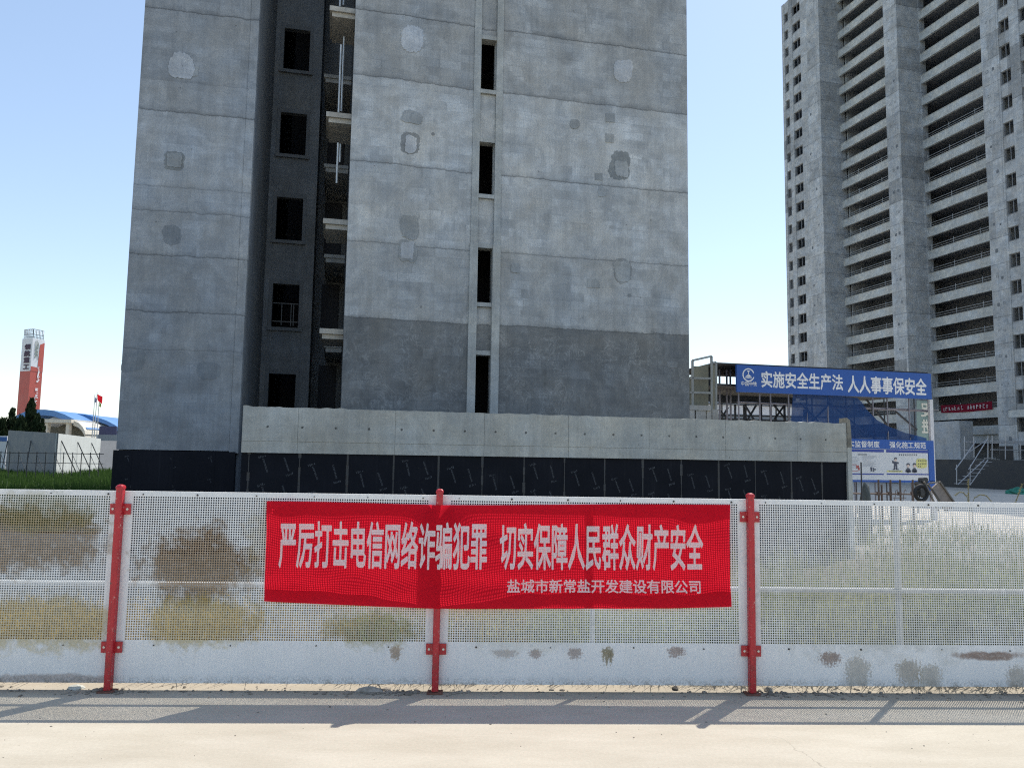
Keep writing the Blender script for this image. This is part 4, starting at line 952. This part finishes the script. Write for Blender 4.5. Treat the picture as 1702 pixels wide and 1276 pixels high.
mb = MB(); mb.box(-1.1, .0, 2.0, 2.1, gz(1210, 668, 2) - G, gz(1210, 611, 2) - G); mb.box(.0, gxx(1318, 660, 4.4), 4.4, 4.5, gz(1260, 669, 4.4) - G, gz(1260, 640, 4.4) - G); mb.build('side_and_shade_sheet', plain('dark_sheet', (.045, .055, .07), .8, .3, 1), scf)  # the rear sheet is added as painted shade under the plank roof
# barrier rail truss in front of a white store
mb = MB()
for yy in (668, 696):
    a = GATE.at(1195, yy + 0, 2.2); b = GATE.at(1312, yy + 4, 2.2); mb.bar((a[0], 2.2, a[1] - G), (b[0], 2.2, b[1] - G), .09, .09)
for px in (1222, 1237, 1265, 1281, 1304, 1311): x = gxx(px, 690, 2.2); mb.bar((x, 2.2, gz(px, 672, 2.2) - G), (x, 2.2, 0), .08, .08)
mb.build('barrier_truss', dtube, scf)
ws = thing('white_store', 'low white store shed seen through the scaffold truss', 'shed', (*ground_pt(1170, 52, 690), G), 13)
fs = Frame(*ground_pt(1170, 52, 690), 13)
mb = MB(); mb.box(0, fs.x(1335, 690), 0, 4, 0, fs.z(1250, 674) - G); mb.build('wall', plain('store_white', (.62, .63, .66), .6, .06), ws)
mb = MB(); mb.box(-.2, fs.x(1335, 690) + .2, -.2, 4.2, fs.z(1250, 673) - G, fs.z(1250, 666) - G); mb.build('roof', plain('store_roof', (.16, .19, .23), .6, .1), ws)
mb = MB(); mb.box(.1, fs.x(1335, 690) - .1, -.03, -.005, .0, fs.z(1250, 689) - G); mb.build('plinth', plain('store_plinth', (.17, .20, .23), .7, .15), ws)
# blue safety net sagging between the two signs
edge = [(1312, 656), (1320, 720), (1345, 727), (1390, 731), (1440, 733), (1500, 735), (1540, 737)]
topc = [(1318, 653), (1345, 655), (1380, 657), (1408, 659), (1425, 661), (1432, 668), (1442, 682), (1458, 698), (1478, 709), (1505, 719), (1540, 728)]
botc = [(1312, 742), (1335, 743), (1362, 744), (1390, 744), (1412, 744), (1424, 744), (1436, 744), (1456, 744), (1478, 744), (1505, 745), (1540, 746)]
V = []; Fq = []; nn = 12
for i, (a, b) in enumerate(zip(topc, botc)):
    for j in range(nn + 1):
        t_ = j / nn; px = a[0] + (b[0] - a[0]) * t_; py = a[1] + (b[1] - a[1]) * t_; yy = .12 + .12 * math.sin(math.pi * t_) * (.5 + .3 * math.sin(i * 1.7)) + .04 * math.sin(3 * i + 4 * t_)
        x_, z_ = GATE.at(px, py, yy); V.append((x_, yy, z_ - G))
for i in range(len(topc) - 1):
    for j in range(nn): a = i * (nn + 1) + j; Fq.append((a, a + 1, a + nn + 2, a + nn + 1))
net = MB(); net.add(V, Fq); o = net.build('safety_net', m_net('blue_net', (.010, .055, .20), .86), None, smooth=True); o.location = (GATE.o.x, GATE.o.y, G); o.rotation_euler = (0, 0, R(GATE.deg))
tag(o, 'blue safety net sagging below the overhead blue sign', 'net')
# lower notice board
NBY = -.15
nb = thing('notice_board', 'blue framed notice board with white safety posters below the overhead sign', 'notice board', (GATE.o.x, GATE.o.y, G), GATE.deg)
xL = gxx(1335, 760, NBY); xR = gxx(1553, 770, NBY); zT = gz(1450, 730, NBY) - G; zB = gz(1450, 799, NBY) - G
mb = MB(); mb.box(xL, xR, NBY, NBY + .12, zT - .42, zT); mb.box(xL, xR, NBY, NBY + .12, zB - .05, zB + .04); mb.box(gxx(1544, 770, NBY), xR, NBY, NBY + .12, gz(1548, 815, NBY) - G, zT - .421); mb.build('frame', blue_sign, nb)
zP1 = zT - .425; zP0 = zB + .042; xP1 = gxx(1543, 770, NBY)
mb = MB(); mb.box(xL + .02, xP1, NBY + .01, NBY + .10, zP0, zP1); mb.build('poster', plain('poster_paper', (.60, .62, .64), .5, .04, 1), nb)
x0 = gxx(1403, 733, NBY); x1 = gxx(1472, 733, NBY)
cw = (gxx(1470, 740, NBY) - gxx(1412, 740, NBY)) / 5.6
lettering('落实监督制度', gxx(1410, 740, NBY) - cw, zT - .37, cw, .30, NBY - .006, white_let, nb, .015)
lettering('强化施工规范', gxx(1478, 740, NBY), zT - .37, (gxx(1539, 740, NBY) - gxx(1478, 740, NBY)) / 6, .30, NBY - .006, white_let, nb, .015)
pblue = plain('poster_blue', (.03, .06, .30), .5, .05); pink = plain('poster_ink', (.06, .07, .10), .6, .1); pgrey = plain('poster_grey', (.38, .40, .44), .6, .1); pyel = plain('poster_yellow', (.62, .60, .22), .6, .08); pskin = plain('poster_skin', (.62, .50, .44), .6, .05); pred = plain('poster_red', (.42, .09, .08), .6, .05)
def pr(px, py): a = GATE.at(px, py, NBY + .004); return a[0], a[1] - G
def prect(mb, a, b, c_, d, y=.0):
    x0_, z0_ = pr(a, d); x1_, z1_ = pr(c_, b); zb_ = pr(a, b)[1]
    mb.add([(x0_, NBY + .004 - y, z0_), (x1_, NBY + .004 - y, z0_), (x1_, NBY + .004 - y, zb_), (x0_, NBY + .004 - y, zb_)], [(0, 1, 2, 3)])
mb = MB(); prect(mb, 1395, 745.5, 1469, 750); prect(mb, 1473, 747, 1544, 751.5); prect(mb, 1395, 786, 1469, 788); prect(mb, 1474, 786.5, 1544, 788.5); mb.build('heading_bar', pblue, nb)
mb = MB(); rd = random.Random(6)
for k in range(10): prect(mb, 1434, 757 + k * 1.9, 1434 + rd.uniform(12, 26), 757.6 + k * 1.9)
for k in range(9): prect(mb, 1414, 759 + k * 2.2, 1414 + rd.uniform(8, 16), 759.7 + k * 2.2)
mb.build('small_print', pgrey, nb)
mb = MB()
for k in range(9): prect(mb, 1426 + k * 1.7, 754.2, 1427.1 + k * 1.7, 756)      # small heading and headline strokes
for k in range(9):
    q = 1494 + k * 3.5; prect(mb, q, 754.5, q + 2.2, 755.3); prect(mb, q + .8, 754.5, q + 1.5, 757); prect(mb, q, 756.3, q + 2.4, 757)
prect(mb, 1447, 776, 1450, 783); prect(mb, 1451.5, 777, 1453, 784); prect(mb, 1453, 779, 1456, 781)
mb.build('heading', pink, nb)
mb = MB(); prect(mb, 1474, 781.5, 1500, 784); x_, z_ = pr(1532, 770); V = blob(x_, z_, pr(1541, 770)[0] - x_, .22, 20, .06, 3, 4); mb.add([(a, NBY + .004, b) for a, b in V], [tuple(range(len(V)))]); mb.build('caption_patch', pyel, nb)
mb = MB()
for r_, yy in enumerate((764.5, 769.5, 774)):
    for k in range(5 if r_ < 2 else 2): q = 1525.5 + k * 3.1; prect(mb, q, yy, q + 1.9, yy + .7, .003); prect(mb, q + .6, yy, q + 1.3, yy + 2.2, .003); prect(mb, q, yy + 1.6, q + 2.0, yy + 2.2, .003)
for k in range(9): prect(mb, 1477.5 + k * 2.3, 782.2, 1479 + k * 2.3, 783.4, .003)
mb.build('caption', pink, nb)
def figure(mb, ms, cx, yt, s_, full):
    def c2(px, py, rx, ry, target, y=.003, n_=12):
        x_, z_ = pr(px, py); k_ = 33 / FPX; target.add([(x_ + rx * k_ * math.cos(6.283 * i / n_), NBY + .004 - y, z_ + ry * k_ * math.sin(6.283 * i / n_)) for i in range(n_)], [tuple(range(n_))])
    if full:
        c2(cx, yt + 2.2, 3.2, 2.4, mb, .003); c2(cx, yt + 4.4, 2.5, 2.6, ms, .006); prect(mb, cx - 2.6, yt + 7, cx + 2.6, yt + 14.5); prect(mb, cx - 5.4, yt + 5.2, cx - 3.2, yt + 9.5); prect(mb, cx - 3.4, yt + 7.5, cx - 2.4, yt + 10); prect(mb, cx + 2.6, yt + 7.5, cx + 5.2, yt + 10.5)
        prect(mb, cx - 2.8, yt + 14.4, cx - .5, yt + 20); prect(mb, cx + .5, yt + 14.4, cx + 3, yt + 20); prect(mb, cx - 4.5, yt + 19, cx - .8, yt + 20.6); prect(mb, cx + 1, yt + 19, cx + 5.2, yt + 20.6)
    else:
        c2(cx, yt + 2.4, 3.6, 2.8, mb, .003); c2(cx, yt + 4.8, 2.7, 2.7, ms, .006); c2(cx, yt + 12.0, 4.4, 4.5, mb, .003); prect(mb, cx - 4.4, yt + 11.5, cx + 4.4, yt + 15, .003)
mb = MB(); ms = MB(); figure(mb, ms, 1488.5, 760, 1, True); figure(mb, ms, 1509.5, 769.5, 1, False); figure(mb, ms, 1520, 769.5, 1, False)
mb.build('worker_drawing', pink, nb); ms.build('face_drawing', pskin, nb)
mb = MB(); prect(mb, 1415, 771.5, 1424, 772.3); prect(mb, 1423, 773, 1428, 778); prect(mb, 1426, 777, 1429, 781); prect(mb, 1415, 782, 1427, 782.7); mb.build('red_drawing', pred, nb)
for px in (1380, 1410, 1425, 1550): 
    x = gxx(px, 800, NBY); mb = MB(); mb.tube([(x, NBY + .16, 0), (x, NBY + .16, zT - .2)], .035, 6); mb.build('leg', tube_m, nb)
# vertical banner seen from behind
vb = thing('vertical_banner', 'grey green vertical banner seen from behind with reversed white characters', 'banner', (GATE.o.x, GATE.o.y, G), GATE.deg)
yy = 1.2; x0 = gxx(1524, 690, yy); x1 = gxx(1551, 690, yy); z0 = gz(1535, 745, yy) - G; z1 = gz(1535, 666, yy) - G
mb = MB(); V = []; Fq = []
for i in range(9):
    for j in range(7): V.append((x0 + (x1 - x0) * i / 8, yy + .04 * math.sin(i * .9 + j * .6), z0 + (z1 - z0) * j / 6))
for i in range(8):
    for j in range(6): a = i * 7 + j; Fq.append((a, a + 1, a + 8, a + 7))
mb.add(V, Fq); mb.build('cloth', m_cloth('grey_green_cloth', (.17, .24, .24), .35), vb, smooth=True)
ch = (gz(1535, 670, yy) - gz(1535, 695, yy)); 
lettering('促进', x0 + .18, gz(1535, 720, yy) - G - .02, (x1 - x0) * .68, ch * .98, yy - .055, plain('ivory_print', (.72, .70, .60), .7, .06), vb, .03, True, mirror=True)
mb = MB(); mb.box(gxx(1546, 690), gxx(1551.5, 690), .0, .12, 0, gz(1548, 664) - G); mb.build('upright', plain('white_post', (.6, .6, .62), .5, .1), scf)
# formwork hoist cage left of the gate
fw = Frame(*ground_pt(1150, 27.5, 650), 13); fwt = thing('formwork_stack', 'khaki formwork sheets held in a tall grey steel frame beside the apartment block', 'formwork', (fw.o.x, fw.o.y, G), 13)
ply = plain('khaki_ply', (.20, .195, .15), .85, .25, 1.5); gst = plain('grey_steel', (.26, .27, .26), .55, .2, 2)
P = lambda a, b, y=0: (fw.x(a, b, y), y, fw.z(a, b, y) - G)
mb = MB(); pts = [fw.at(a, b) for a, b in ((1150, 680), (1183, 680), (1183, 604), (1157, 609), (1156, 623), (1150, 626))]; mb.plate([(x, z - G) for x, z in pts], .25, .33)
pts = [fw.at(a, b, 1.0) for a, b in ((1183, 690), (1190, 690), (1190, 612), (1183, 606))]; mb.plate([(x, z - G) for x, z in pts], .9, 1.0); mb.build('plywood_sheet', ply, fwt)
mb = MB()
for a, b in (((1151, 695), (1151, 599)), ((1182.5, 695), (1182.5, 592)), ((1151, 599), (1182.5, 592)), ((1147, 628), (1182, 629)), ((1147, 652), (1182, 653)), ((1190, 690), (1190, 602)), ((1183, 603), (1190, 602))):
    mb.bar(P(*a), P(*b), .07, .07)
mb.build('steel_frame', gst, fwt)
mb = MB()
for k, (a, b, c_, d) in enumerate(((1147, 674, 1182, 681), (1147, 681.5, 1155, 697), (1158, 682, 1174, 697), (1176, 681.5, 1184, 700), (1186, 680, 1196, 700))):
    x0, z0 = fw.at(a, d, -.3); x1, z1 = fw.at(c_, b, -.3); mb.box(x0, x1, -.3 + .02 * k, .2, 0 if k else z0 - G, z1 - G)
mb.build('concrete_block', concrete('stub_concrete', (.33, .33, .32), brick=0), fwt)
# orange-brown marker block standing on the podium wall
# rebar barrier, cart and oddments on the hardstanding
YB = 27.0; rb = Frame(*ground_pt(1412, YB, 800), 13)
bar_m = plain('rusty_tube', (.12, .085, .07), .7, .35, 4)
rbt = thing('tube_barrier', 'rusty tube barrier with clamps standing below the notice board', 'barrier', (rb.o.x, rb.o.y, G), 13)
for a in (1460, 1465, 1480, 1496, 1517):
    x = rb.x(a, 810); mb = MB(); mb.tube([(x, 0, 0), (x + .01, 0, rb.z(a, 797 if a != 1465 else 805) - G)], .035, 6); mb.build('post', bar_m, rbt)
mb = MB(); a = rb.at(1414, 819.5, -.06); b = rb.at(1522, 821, -.06); mb.tube([(a[0], -.06, a[1] - G), (b[0], -.06, b[1] - G)], .03, 6); mb.build('rail', bar_m, rbt)
for a in (1461, 1480, 1496, 1518):
    x, z = rb.at(a, 820, -.1); mb = MB(); mb.box(x - .06, x + .06, -.11, -.02, z - G - .06, z - G + .06); mb.build('clamp', bar_m, rbt)
mb = MB()
for (a, b) in ((1486, 829), (1500, 829)):
    mb.tube([(rb.x(a, 832, -.4), -.4, rb.z(a, 838, -.4) - G), (rb.x(a + 3, 815, -.4), -.4, rb.z(a + 3, 815, -.4) - G), (rb.x(a + 5, 813, -.4), -.4, rb.z(a + 5, 813, -.4) - G), (rb.x(a + 6, 816, -.4), -.4, rb.z(a + 6, 816, -.4) - G)], .012, 5)
mb.tube([(rb.x(1484, 827, -.4), -.4, rb.z(1484, 827, -.4) - G), (rb.x(1506, 827, -.4), -.4, rb.z(1506, 827, -.4) - G)], .012, 5); mb.build('wire_hook', bar_m, rbt)
r2 = Frame(*ground_pt(1431, 24, 800), 13); o = MB(); o.tube([(0, 0, 0), (.02, 0, r2.z(1432, 768) - G)], .022, 6); q = o.build('iron_rod', dk); q.location = (r2.o.x, r2.o.y, G); tag(q, 'thin black iron rod standing upright beside the end of the podium wall', 'rod')
r3 = Frame(*ground_pt(1438, 25, 820), 13)
bm = bmesh.new(); bmesh.ops.create_icosphere(bm, subdivisions=3, radius=1)
for v in bm.verts: d = 1 + .25 * mnoise.noise(v.co * 1.6); v.co = Vector((v.co.x * .22 * d, v.co.y * .2 * d, max(-.6, v.co.z) * (r3.z(1438, 816) - G) * .8 * d))
me = bpy.data.meshes.new('sack'); bm.to_mesh(me); bm.free(); o = link('rubble_sack', me, plain('grey_sack', (.09, .10, .095), .85, .3, 6)); o.location = (r3.o.x, r3.o.y, G + (r3.z(1438, 816) - G) * .35); tag(o, 'dark grey rubble sack slumped at the end of the podium wall', 'sack')
ct = Frame(*ground_pt(1520, 22, 820), 13); crt = thing('handcart', 'tipped rusty handcart with dark wheel and tilted flat tray', 'handcart', (ct.o.x, ct.o.y, G), 13)
Q = lambda a, b, y=0: (ct.x(a, b, y), y, ct.z(a, b, y) - G)
def rquad(mb, pts, y0, y1): mb.plate([(ct.x(a, b), ct.z(a, b) - G) for a, b in pts], y0, y1)
mb = MB(); rquad(mb, [(1548, 812), (1562, 800), (1590, 840), (1572, 850)], .0, .05); mb.build('tray', plain('rusty_tray', (.30, .25, .22), .7, .25, 5), crt)
mb = MB()
for (a, b) in (((1562, 800), (1590, 840)), ((1548, 812), (1572, 850)), ((1542, 804), (1575, 850)), ((1536, 800), (1560, 850)), ((1560, 801), (1544, 803))): mb.bar(Q(*a, -.03), Q(*b, -.03), .04, .04)
mb.build('frame', plain('cart_frame', (.17, .15, .13), .6, .3, 5), crt)
mb = MB(); c0 = Vector(Q(1531, 819)); ring = []
R0 = 12 / FPX * 22
for k in range(25): a = 6.2832 * k / 24; ring.append(c0 + Vector((math.cos(a) * R0, .0, math.sin(a) * R0)))
mb.tube(ring, .05, 8, False); wh = mb.build('wheel', plain('dark_rubber', (.03, .03, .032), .8, .3, 5), crt, smooth=True)
mb = MB()
for k in range(6): a = 6.2832 * k / 6; mb.bar(c0, c0 + Vector((math.cos(a) * R0, 0, math.sin(a) * R0)), .025, .025)
mb.build('spokes', dk, wh)
mb = MB()
for (a, b, c_, d, y) in ((1537, 793, 1548, 802, .1), (1533, 800, 1545, 812, .14), (1524, 812, 1533, 824, -.12), (1540, 812, 1548, 826, .1)):
    pts = blob(*((ct.x((a + c_) / 2, (b + d) / 2)), ct.z((a + c_) / 2, (b + d) / 2) - G), (c_ - a) / 2 / FPX * 22, (d - b) / 2 / FPX * 22, 10, .2, a, 3); mb.plate(pts, y, y + .18)
mb.build('motor', plain('oily_metal', (.05, .05, .052), .5, .4, 8), crt)
gn = Frame(*ground_pt(1692, 70, 810), 13)
bm = bmesh.new(); bmesh.ops.create_icosphere(bm, subdivisions=4, radius=1)
for v in bm.verts: d = 1 + .35 * mnoise.noise(v.co * 2.2) + .12 * mnoise.noise(v.co * 7); v.co = Vector((v.co.x * 1.0 * d, v.co.y * .8 * d, max(-.1, v.co.z) * .55 * d))
me = bpy.data.meshes.new('net_heap'); bm.to_mesh(me); bm.free(); o = link('net_heap', me, plain('green_net', (.03, .20, .14), .8, .4, 4)); o.location = (gn.o.x, gn.o.y, G); tag(o, 'heap of green safety netting on the ground at the right edge', 'netting')

# ================================================================== TOWER (right)
tw = thing('apartment_tower', 'high unfinished grey apartment tower with rows of open balconies between concrete piers', 'building', (TOW.o.x, TOW.o.y, 0), TOW.deg)
FH = 2.97; ZB0 = 20.14 - 7 * FH       # parapet tops at ZB0 + k*FH
NF = 30
c_tow = concrete('tower_concrete', (.40, .415, .42), brick=.10, blotch=.22, floors=FH)
c_par = concrete('parapet_concrete', (.47, .48, .46), brick=0, blotch=.18)
t_dark = plain('tower_interior', (.27, .28, .30), .9, .15, .3)
tx = lambda px, py, y=0: TOW.x(px, py, y)
xi2 = tx(1546, 560); OUT = 2.9
for _ in range(20):   # how far the piers stand out of the balcony line
    if TOW.x(1507, 520, OUT) > xi2: OUT += .12
    else: OUT -= .12
p3a, p3b = tx(1651, 530, OUT), tx(1678, 530, OUT)
p2a, p2b = tx(1484, 520, OUT), tx(1507, 520, OUT)
p1a, p1b = tx(1344, 520, OUT), tx(1372.5, 520, OUT)
e1 = tx(1308.5, 520, OUT)
TT = TOW.z(1299, 10, OUT)
RZ = 3.0
mb = MB()
mb.box(p3b, p3a, -1, OUT, G, TT); mb.box(p2b, p2a, -1, OUT, G, TT); mb.box(p1b, p1a, -1, OUT, G, TT)
mb.build('pier', c_tow, tw)
# window bay at the far end: mullion walls and spandrels
wa0, wa1 = tx(1340, 520, OUT), tx(1326, 520, OUT); wb0, wb1 = tx(1319.5, 520, OUT), tx(1312.5, 520, OUT)
n0, n1 = tx(1681, 520, OUT), tx(1700, 520, OUT) ; n2 = n1 - 1.2; n3 = n2 - 2.4; n4 = n3 - 3
wm = MB()
for a, b in ((p1a, wa0), (wa1, wb0), (wb1, e1), (n0, p3b), (n2, n1), (n4, n3)): wm.box(min(a, b), max(a, b), OUT - .5, OUT - .02, G, TT)
wins = []
for a, b in ((wa0, wa1), (wb0, wb1), (n1, n0), (n3, n2)):
    lo, hi = min(a, b), max(a, b); prev = G
    for k in range(1, NF):
        zt = ZB0 + k * FH; s_ = zt - 1.25; h_ = zt + .32
        if s_ > TT - 1: break
        s_, h_ = zt - .15, zt + 1.45
        if h_ > TT - .25: break
        wm.box(lo, hi, OUT - .45, OUT - .08, prev, s_); prev = h_; wins.append((lo, hi, s_, h_))
    wm.box(lo, hi, OUT - .45, OUT - .08, prev, TT)
wm.build('wall', c_tow, tw)
mb = MB()
mb.box(n4 - .3, e1, -4.6, -4.4, G, TT); mb.box(e1 - .3, e1, -4.4, OUT - .51, G, TT); mb.box(n4, e1, -4.5, OUT - .6, TT, TT + .4); mb.box(n4 - .3, n4, -4.4, OUT - .6, G, TT)
mb.box(n4, e1, -14, -4.6, G, TT - .1)
mb.build('wall', t_dark, tw)
wmeshes = {}
fr_m = plain('grey_frame', (.24, .25, .26), .6, .15, 2)
for lo, hi, a, b in wins[:96]:
    key = round(hi - lo, 2)
    if key not in wmeshes:
        mb = MB(); W_ = hi - lo; h_ = b - a
        mb.box(0, W_, -.35, -.05, 0, .07); mb.box(0, .07, -.35, -.2, .07, h_); mb.box(W_ - .07, W_, -.35, -.2, .07, h_); mb.box(.07, W_ - .07, -.35, -.2, h_ - .07, h_); mb.box(W_ * .5 - .03, W_ * .5 + .03, -.34, -.25, .07, h_ - .07)
        o = mb.build('window', fr_m, tw); wmeshes[key] = o
    else: o = wmeshes[key].copy(); COL.objects.link(o)
    o.location = (lo, OUT, a)
# floor slabs inside
mb = MB()
for k in range(NF):
    z = ZB0 + k * FH - .35
    if z < TT - .3: mb.box(n4 + .01, e1 - .31, -4.39, -.36, z - .14, z)
mb.build('floor_slab', t_dark, tw)
# end walls between balconies
mb = MB()
for x in (p3a + .3, p2a + .3, p1b - .3): mb.box(x - .12, x + .12, -4.38, -1.01, G, TT - .02)
mb.build('party_wall', c_tow, tw)
# parapet beams and railings: one of each, copied up the front
bays = ((p3a + .004, tx(1546, 540)), (p2a + .004, tx(1396, 520)))
rail_m = plain('rail_tube', (.42, .44, .45), .5, .1, 2)
for bi, (a, b) in enumerate(bays):
    L = b - a; mb = MB()
    mb.box(0, L, -.34, 0, -1.14, -.05); mb.box(0, L, -.36, .05, -.049, 0); beam0 = None
    for k in range(1, NF):
        z = ZB0 + k * FH
        if z > TT: break
        if beam0 is None: o = beam0 = mb.build('parapet', c_par, tw)
        else: o = beam0.copy(); COL.objects.link(o)
        o.location = (a, 0, z)
    rl = MB()
    rl.tube([(.2, -.2, .62), (L - .1, -.2, .62)], .028, 5); rl.tube([(.2, -.2, .32), (L - .1, -.2, .32)], .022, 5)
    for q in (.04, .36, .68, .97): rl.tube([(.1 + (L - .2) * q, -.2, 0), (.1 + (L - .2) * q, -.2, .85)], .03, 5)
    r0 = None
    for k in range(3, 16):
        z = ZB0 + k * FH
        if r0 is None: o = r0 = rl.build('railing', rail_m, tw)
        else: o = r0.copy(); COL.objects.link(o)
        o.location = (a, 0, z + .002)
    # left jamb of the balcony bay
    mb = MB(); mb.box(b - .001, b + .5, -.9, -.02, G, TT - .05); mb.build('jamb', c_tow, tw)
# filled tie holes: pairs of small dark squares on the piers, every storey
tp_m = plain('tower_patch', (.15, .165, .18), .9, .2, 2); rd = random.Random(12); spots = []
for pi_, (a, b) in enumerate(((p3b, p3a), (p2b, p2a), (p1b, p1a))):
    for k in range(1, NF):
        z = ZB0 + k * FH - .75 + rd.uniform(-.1, .1)
        if z > TT - 1: break
        for f in (.30, .62):
            if rd.random() < .78: spots.append((k + pi_ * 3, a + (b - a) * (f + rd.uniform(-.06, .06)), z + rd.uniform(-.15, .15), rd.uniform(.10, .19), rd.random() < .3))
spots.sort(); rest = MB()
for i, (q, x, z, s_, solid) in enumerate(spots):
    mb = MB() if i < 96 else rest
    if solid: mb.plate(blob(x, z, s_, s_ * 1.2, 8, .1, i, 4), OUT - .01, OUT + .012)
    else:
        s_ *= .9; t_ = s_ * .22; n_ = s_ - t_
        O = [(-s_, -s_), (s_, -s_), (s_, s_), (-s_, s_)]; I = [(-n_, -n_), (n_, -n_), (n_, n_), (-n_, n_)]
        mb.add([(x + u, OUT + .012, z + v) for u, v in O + I] + [(x + u, OUT - .005, z + v) for u, v in O + I],
               [(j, (j + 1) % 4, 4 + (j + 1) % 4, 4 + j) for j in range(4)] + [(8 + j, 8 + (j + 1) % 4, (j + 1) % 4, j) for j in range(4)] + [(4 + j, 4 + (j + 1) % 4, 12 + (j + 1) % 4, 12 + j) for j in range(4)])
    if i < 96: mb.build('mortar_patch', tp_m, tw)
if rest.v: tag(rest.build('mortar_patch', tp_m, tw), kind='stuff')
# red banner tied in a balcony low down
z0, z1 = TOW.z(1570, 685), TOW.z(1570, 671)
rbn = thing('balcony_banner', 'small red banner with white characters hung in a low balcony of the tower', 'banner', (TOW.o.x, TOW.o.y, 0), TOW.deg)
xa, xb = tx(1650, 680, .08), tx(1564, 680, .08); za = TOW.z(1607, 683, .08); hb = .95
mb = MB(); V = []; Fq = []
for i in range(21):
    for j in range(4): V.append((xa + (xb - xa) * i / 20, .10 + .04 * math.sin(i * .8 + j), za + hb * j / 3 - .10 * math.sin(math.pi * i / 20)))
for i in range(20):
    for j in range(3): a = i * 4 + j; Fq.append((a, a + 1, a + 5, a + 4))
mb.add(V, Fq); mb.build('cloth', m_cloth('balcony_red', (.22, .02, .04), .2), rbn, smooth=True)
mb = MB(); rd = random.Random(9)
for k in range(15):
    if k == 7: continue
    x = xb - .35 - k * (xb - xa - .7) / 15
    for j in range(4):
        a = x - rd.uniform(0, .2); q = za + .2 + rd.uniform(0, .4)
        if j % 2: mb.box(a - .18, a, .165, .17, q, q + .06)
        else: mb.box(a - .06, a, .165, .17, za + .2, za + .2 + rd.uniform(.3, .5))
mb.build('lettering', plain('faded_white', (.6, .55, .56), .7), rbn)
# base: black skirting, low parapet, concrete block, canopy
zbase = TOW.z(1600, 764, OUT)
mb = MB(); mb.box(n4 - 6, tx(1556, 780, OUT + 1.4) + .0, OUT + .1, OUT + 1.4, G - .1, zbase); mb.build('membrane', plain('tower_membrane', (.018, .020, .024), .55, .3, 1), tw)
bx0, bx1 = tx(1596, 740, OUT + 1.5), tx(1553, 740, OUT + 1.5)
mb = MB(); mb.box(bx0, bx1 + .1, OUT - .4, OUT + 1.5, zbase + .004, TOW.z(1575, 700, OUT + 1.5)); mb.build('concrete_wall', concrete('block_concrete', (.36, .37, .375), brick=0, blotch=.12), tw)
mb = MB(); mb.box(tx(1661, 715, .3), tx(1595, 715, .3), .0, .3, TOW.z(1620, 722, .3), TOW.z(1620, 708, .3)); mb.build('concrete_wall', c_par, tw)
mb = MB(); a, b = tx(1702, 687, OUT + 1.5) - 1.5, tx(1676, 687, OUT + 1.5); mb.box(a, b, OUT - .01, OUT + 1.5, TOW.z(1690, 693, OUT + 1.5), TOW.z(1690, 681, OUT + 1.5)); mb.build('canopy', c_par, tw)
mb = MB(); mb.box(tx(1684, 750, OUT), tx(1662, 750, OUT), OUT + .001, OUT + .05, zbase + .004, TOW.z(1670, 741, OUT)); mb.build('opening', plain('brown_dark', (.05, .048, .045), .9, .2), tw)
# site stair up to the tower
SY = 86.0 - 6; stf = Frame(*ground_pt(1588, 78, 780), 13)
sst = thing('site_stair', 'scaffold tube stair with handrails climbing to the tower entrance', 'stair', (stf.o.x, stf.o.y, G), 13)
gal = plain('pale_tube', (.40, .40, .41), .5, .2, 2, .3); S = lambda a, b, y=0: (stf.x(a, b, y), y, stf.z(a, b, y) - G)
zg = G
a0, a1 = S(1590, 803), S(1640, 761)
for k in range(8):
    t_ = k / 7; xq = a0[0] + (a1[0] - a0[0]) * t_; zq = a0[2] + (a1[2] - a0[2]) * t_
    mb = MB(); mb.box(xq, xq + 1.55 - .4 * t_, 0, .35, zq - .05, zq); mb.build('tread', gal, sst)
for (pa, pb, r_) in (((1590, 805), (1590, 772), .05), ((1612, 806), (1613, 772), .05), ((1588, 780), (1622, 733), .05), ((1610, 780), (1642, 728), .05), ((1603, 757), (1641, 730), .04), ((1592, 805), (1636, 764), .05), ((1612, 806), (1642, 764), .05),
                     ((1603, 762), (1603, 725), .05), ((1619, 760), (1618, 725), .05), ((1602, 734), (1620, 734), .045), ((1602, 748), (1620, 748), .04), ((1642, 762), (1642, 724), .05)):
    mb = MB(); mb.tube([S(*pa, -.05), S(*pb, -.05)], r_, 6); mb.build('rail', gal, sst)
prl = thing('pipe_railing', 'double pipe railing along the tower podium right of the stair', 'railing', (stf.o.x, stf.o.y, G), 13)
for (pa, pb) in (((1646, 733), (1720, 734)), ((1646, 736), (1720, 737)), ((1646, 747), (1720, 748))):
    mb = MB(); mb.tube([S(*pa, .5), S(*pb, .5)], .05, 6); mb.build('rail', gal, prl)
for a in (1649, 1671, 1696): mb = MB(); mb.tube([S(a, 763, .5), S(a, 724, .5)], .05, 6); mb.build('post', gal, prl)
mb = MB(); bq = S(1612, 731, 1.5)
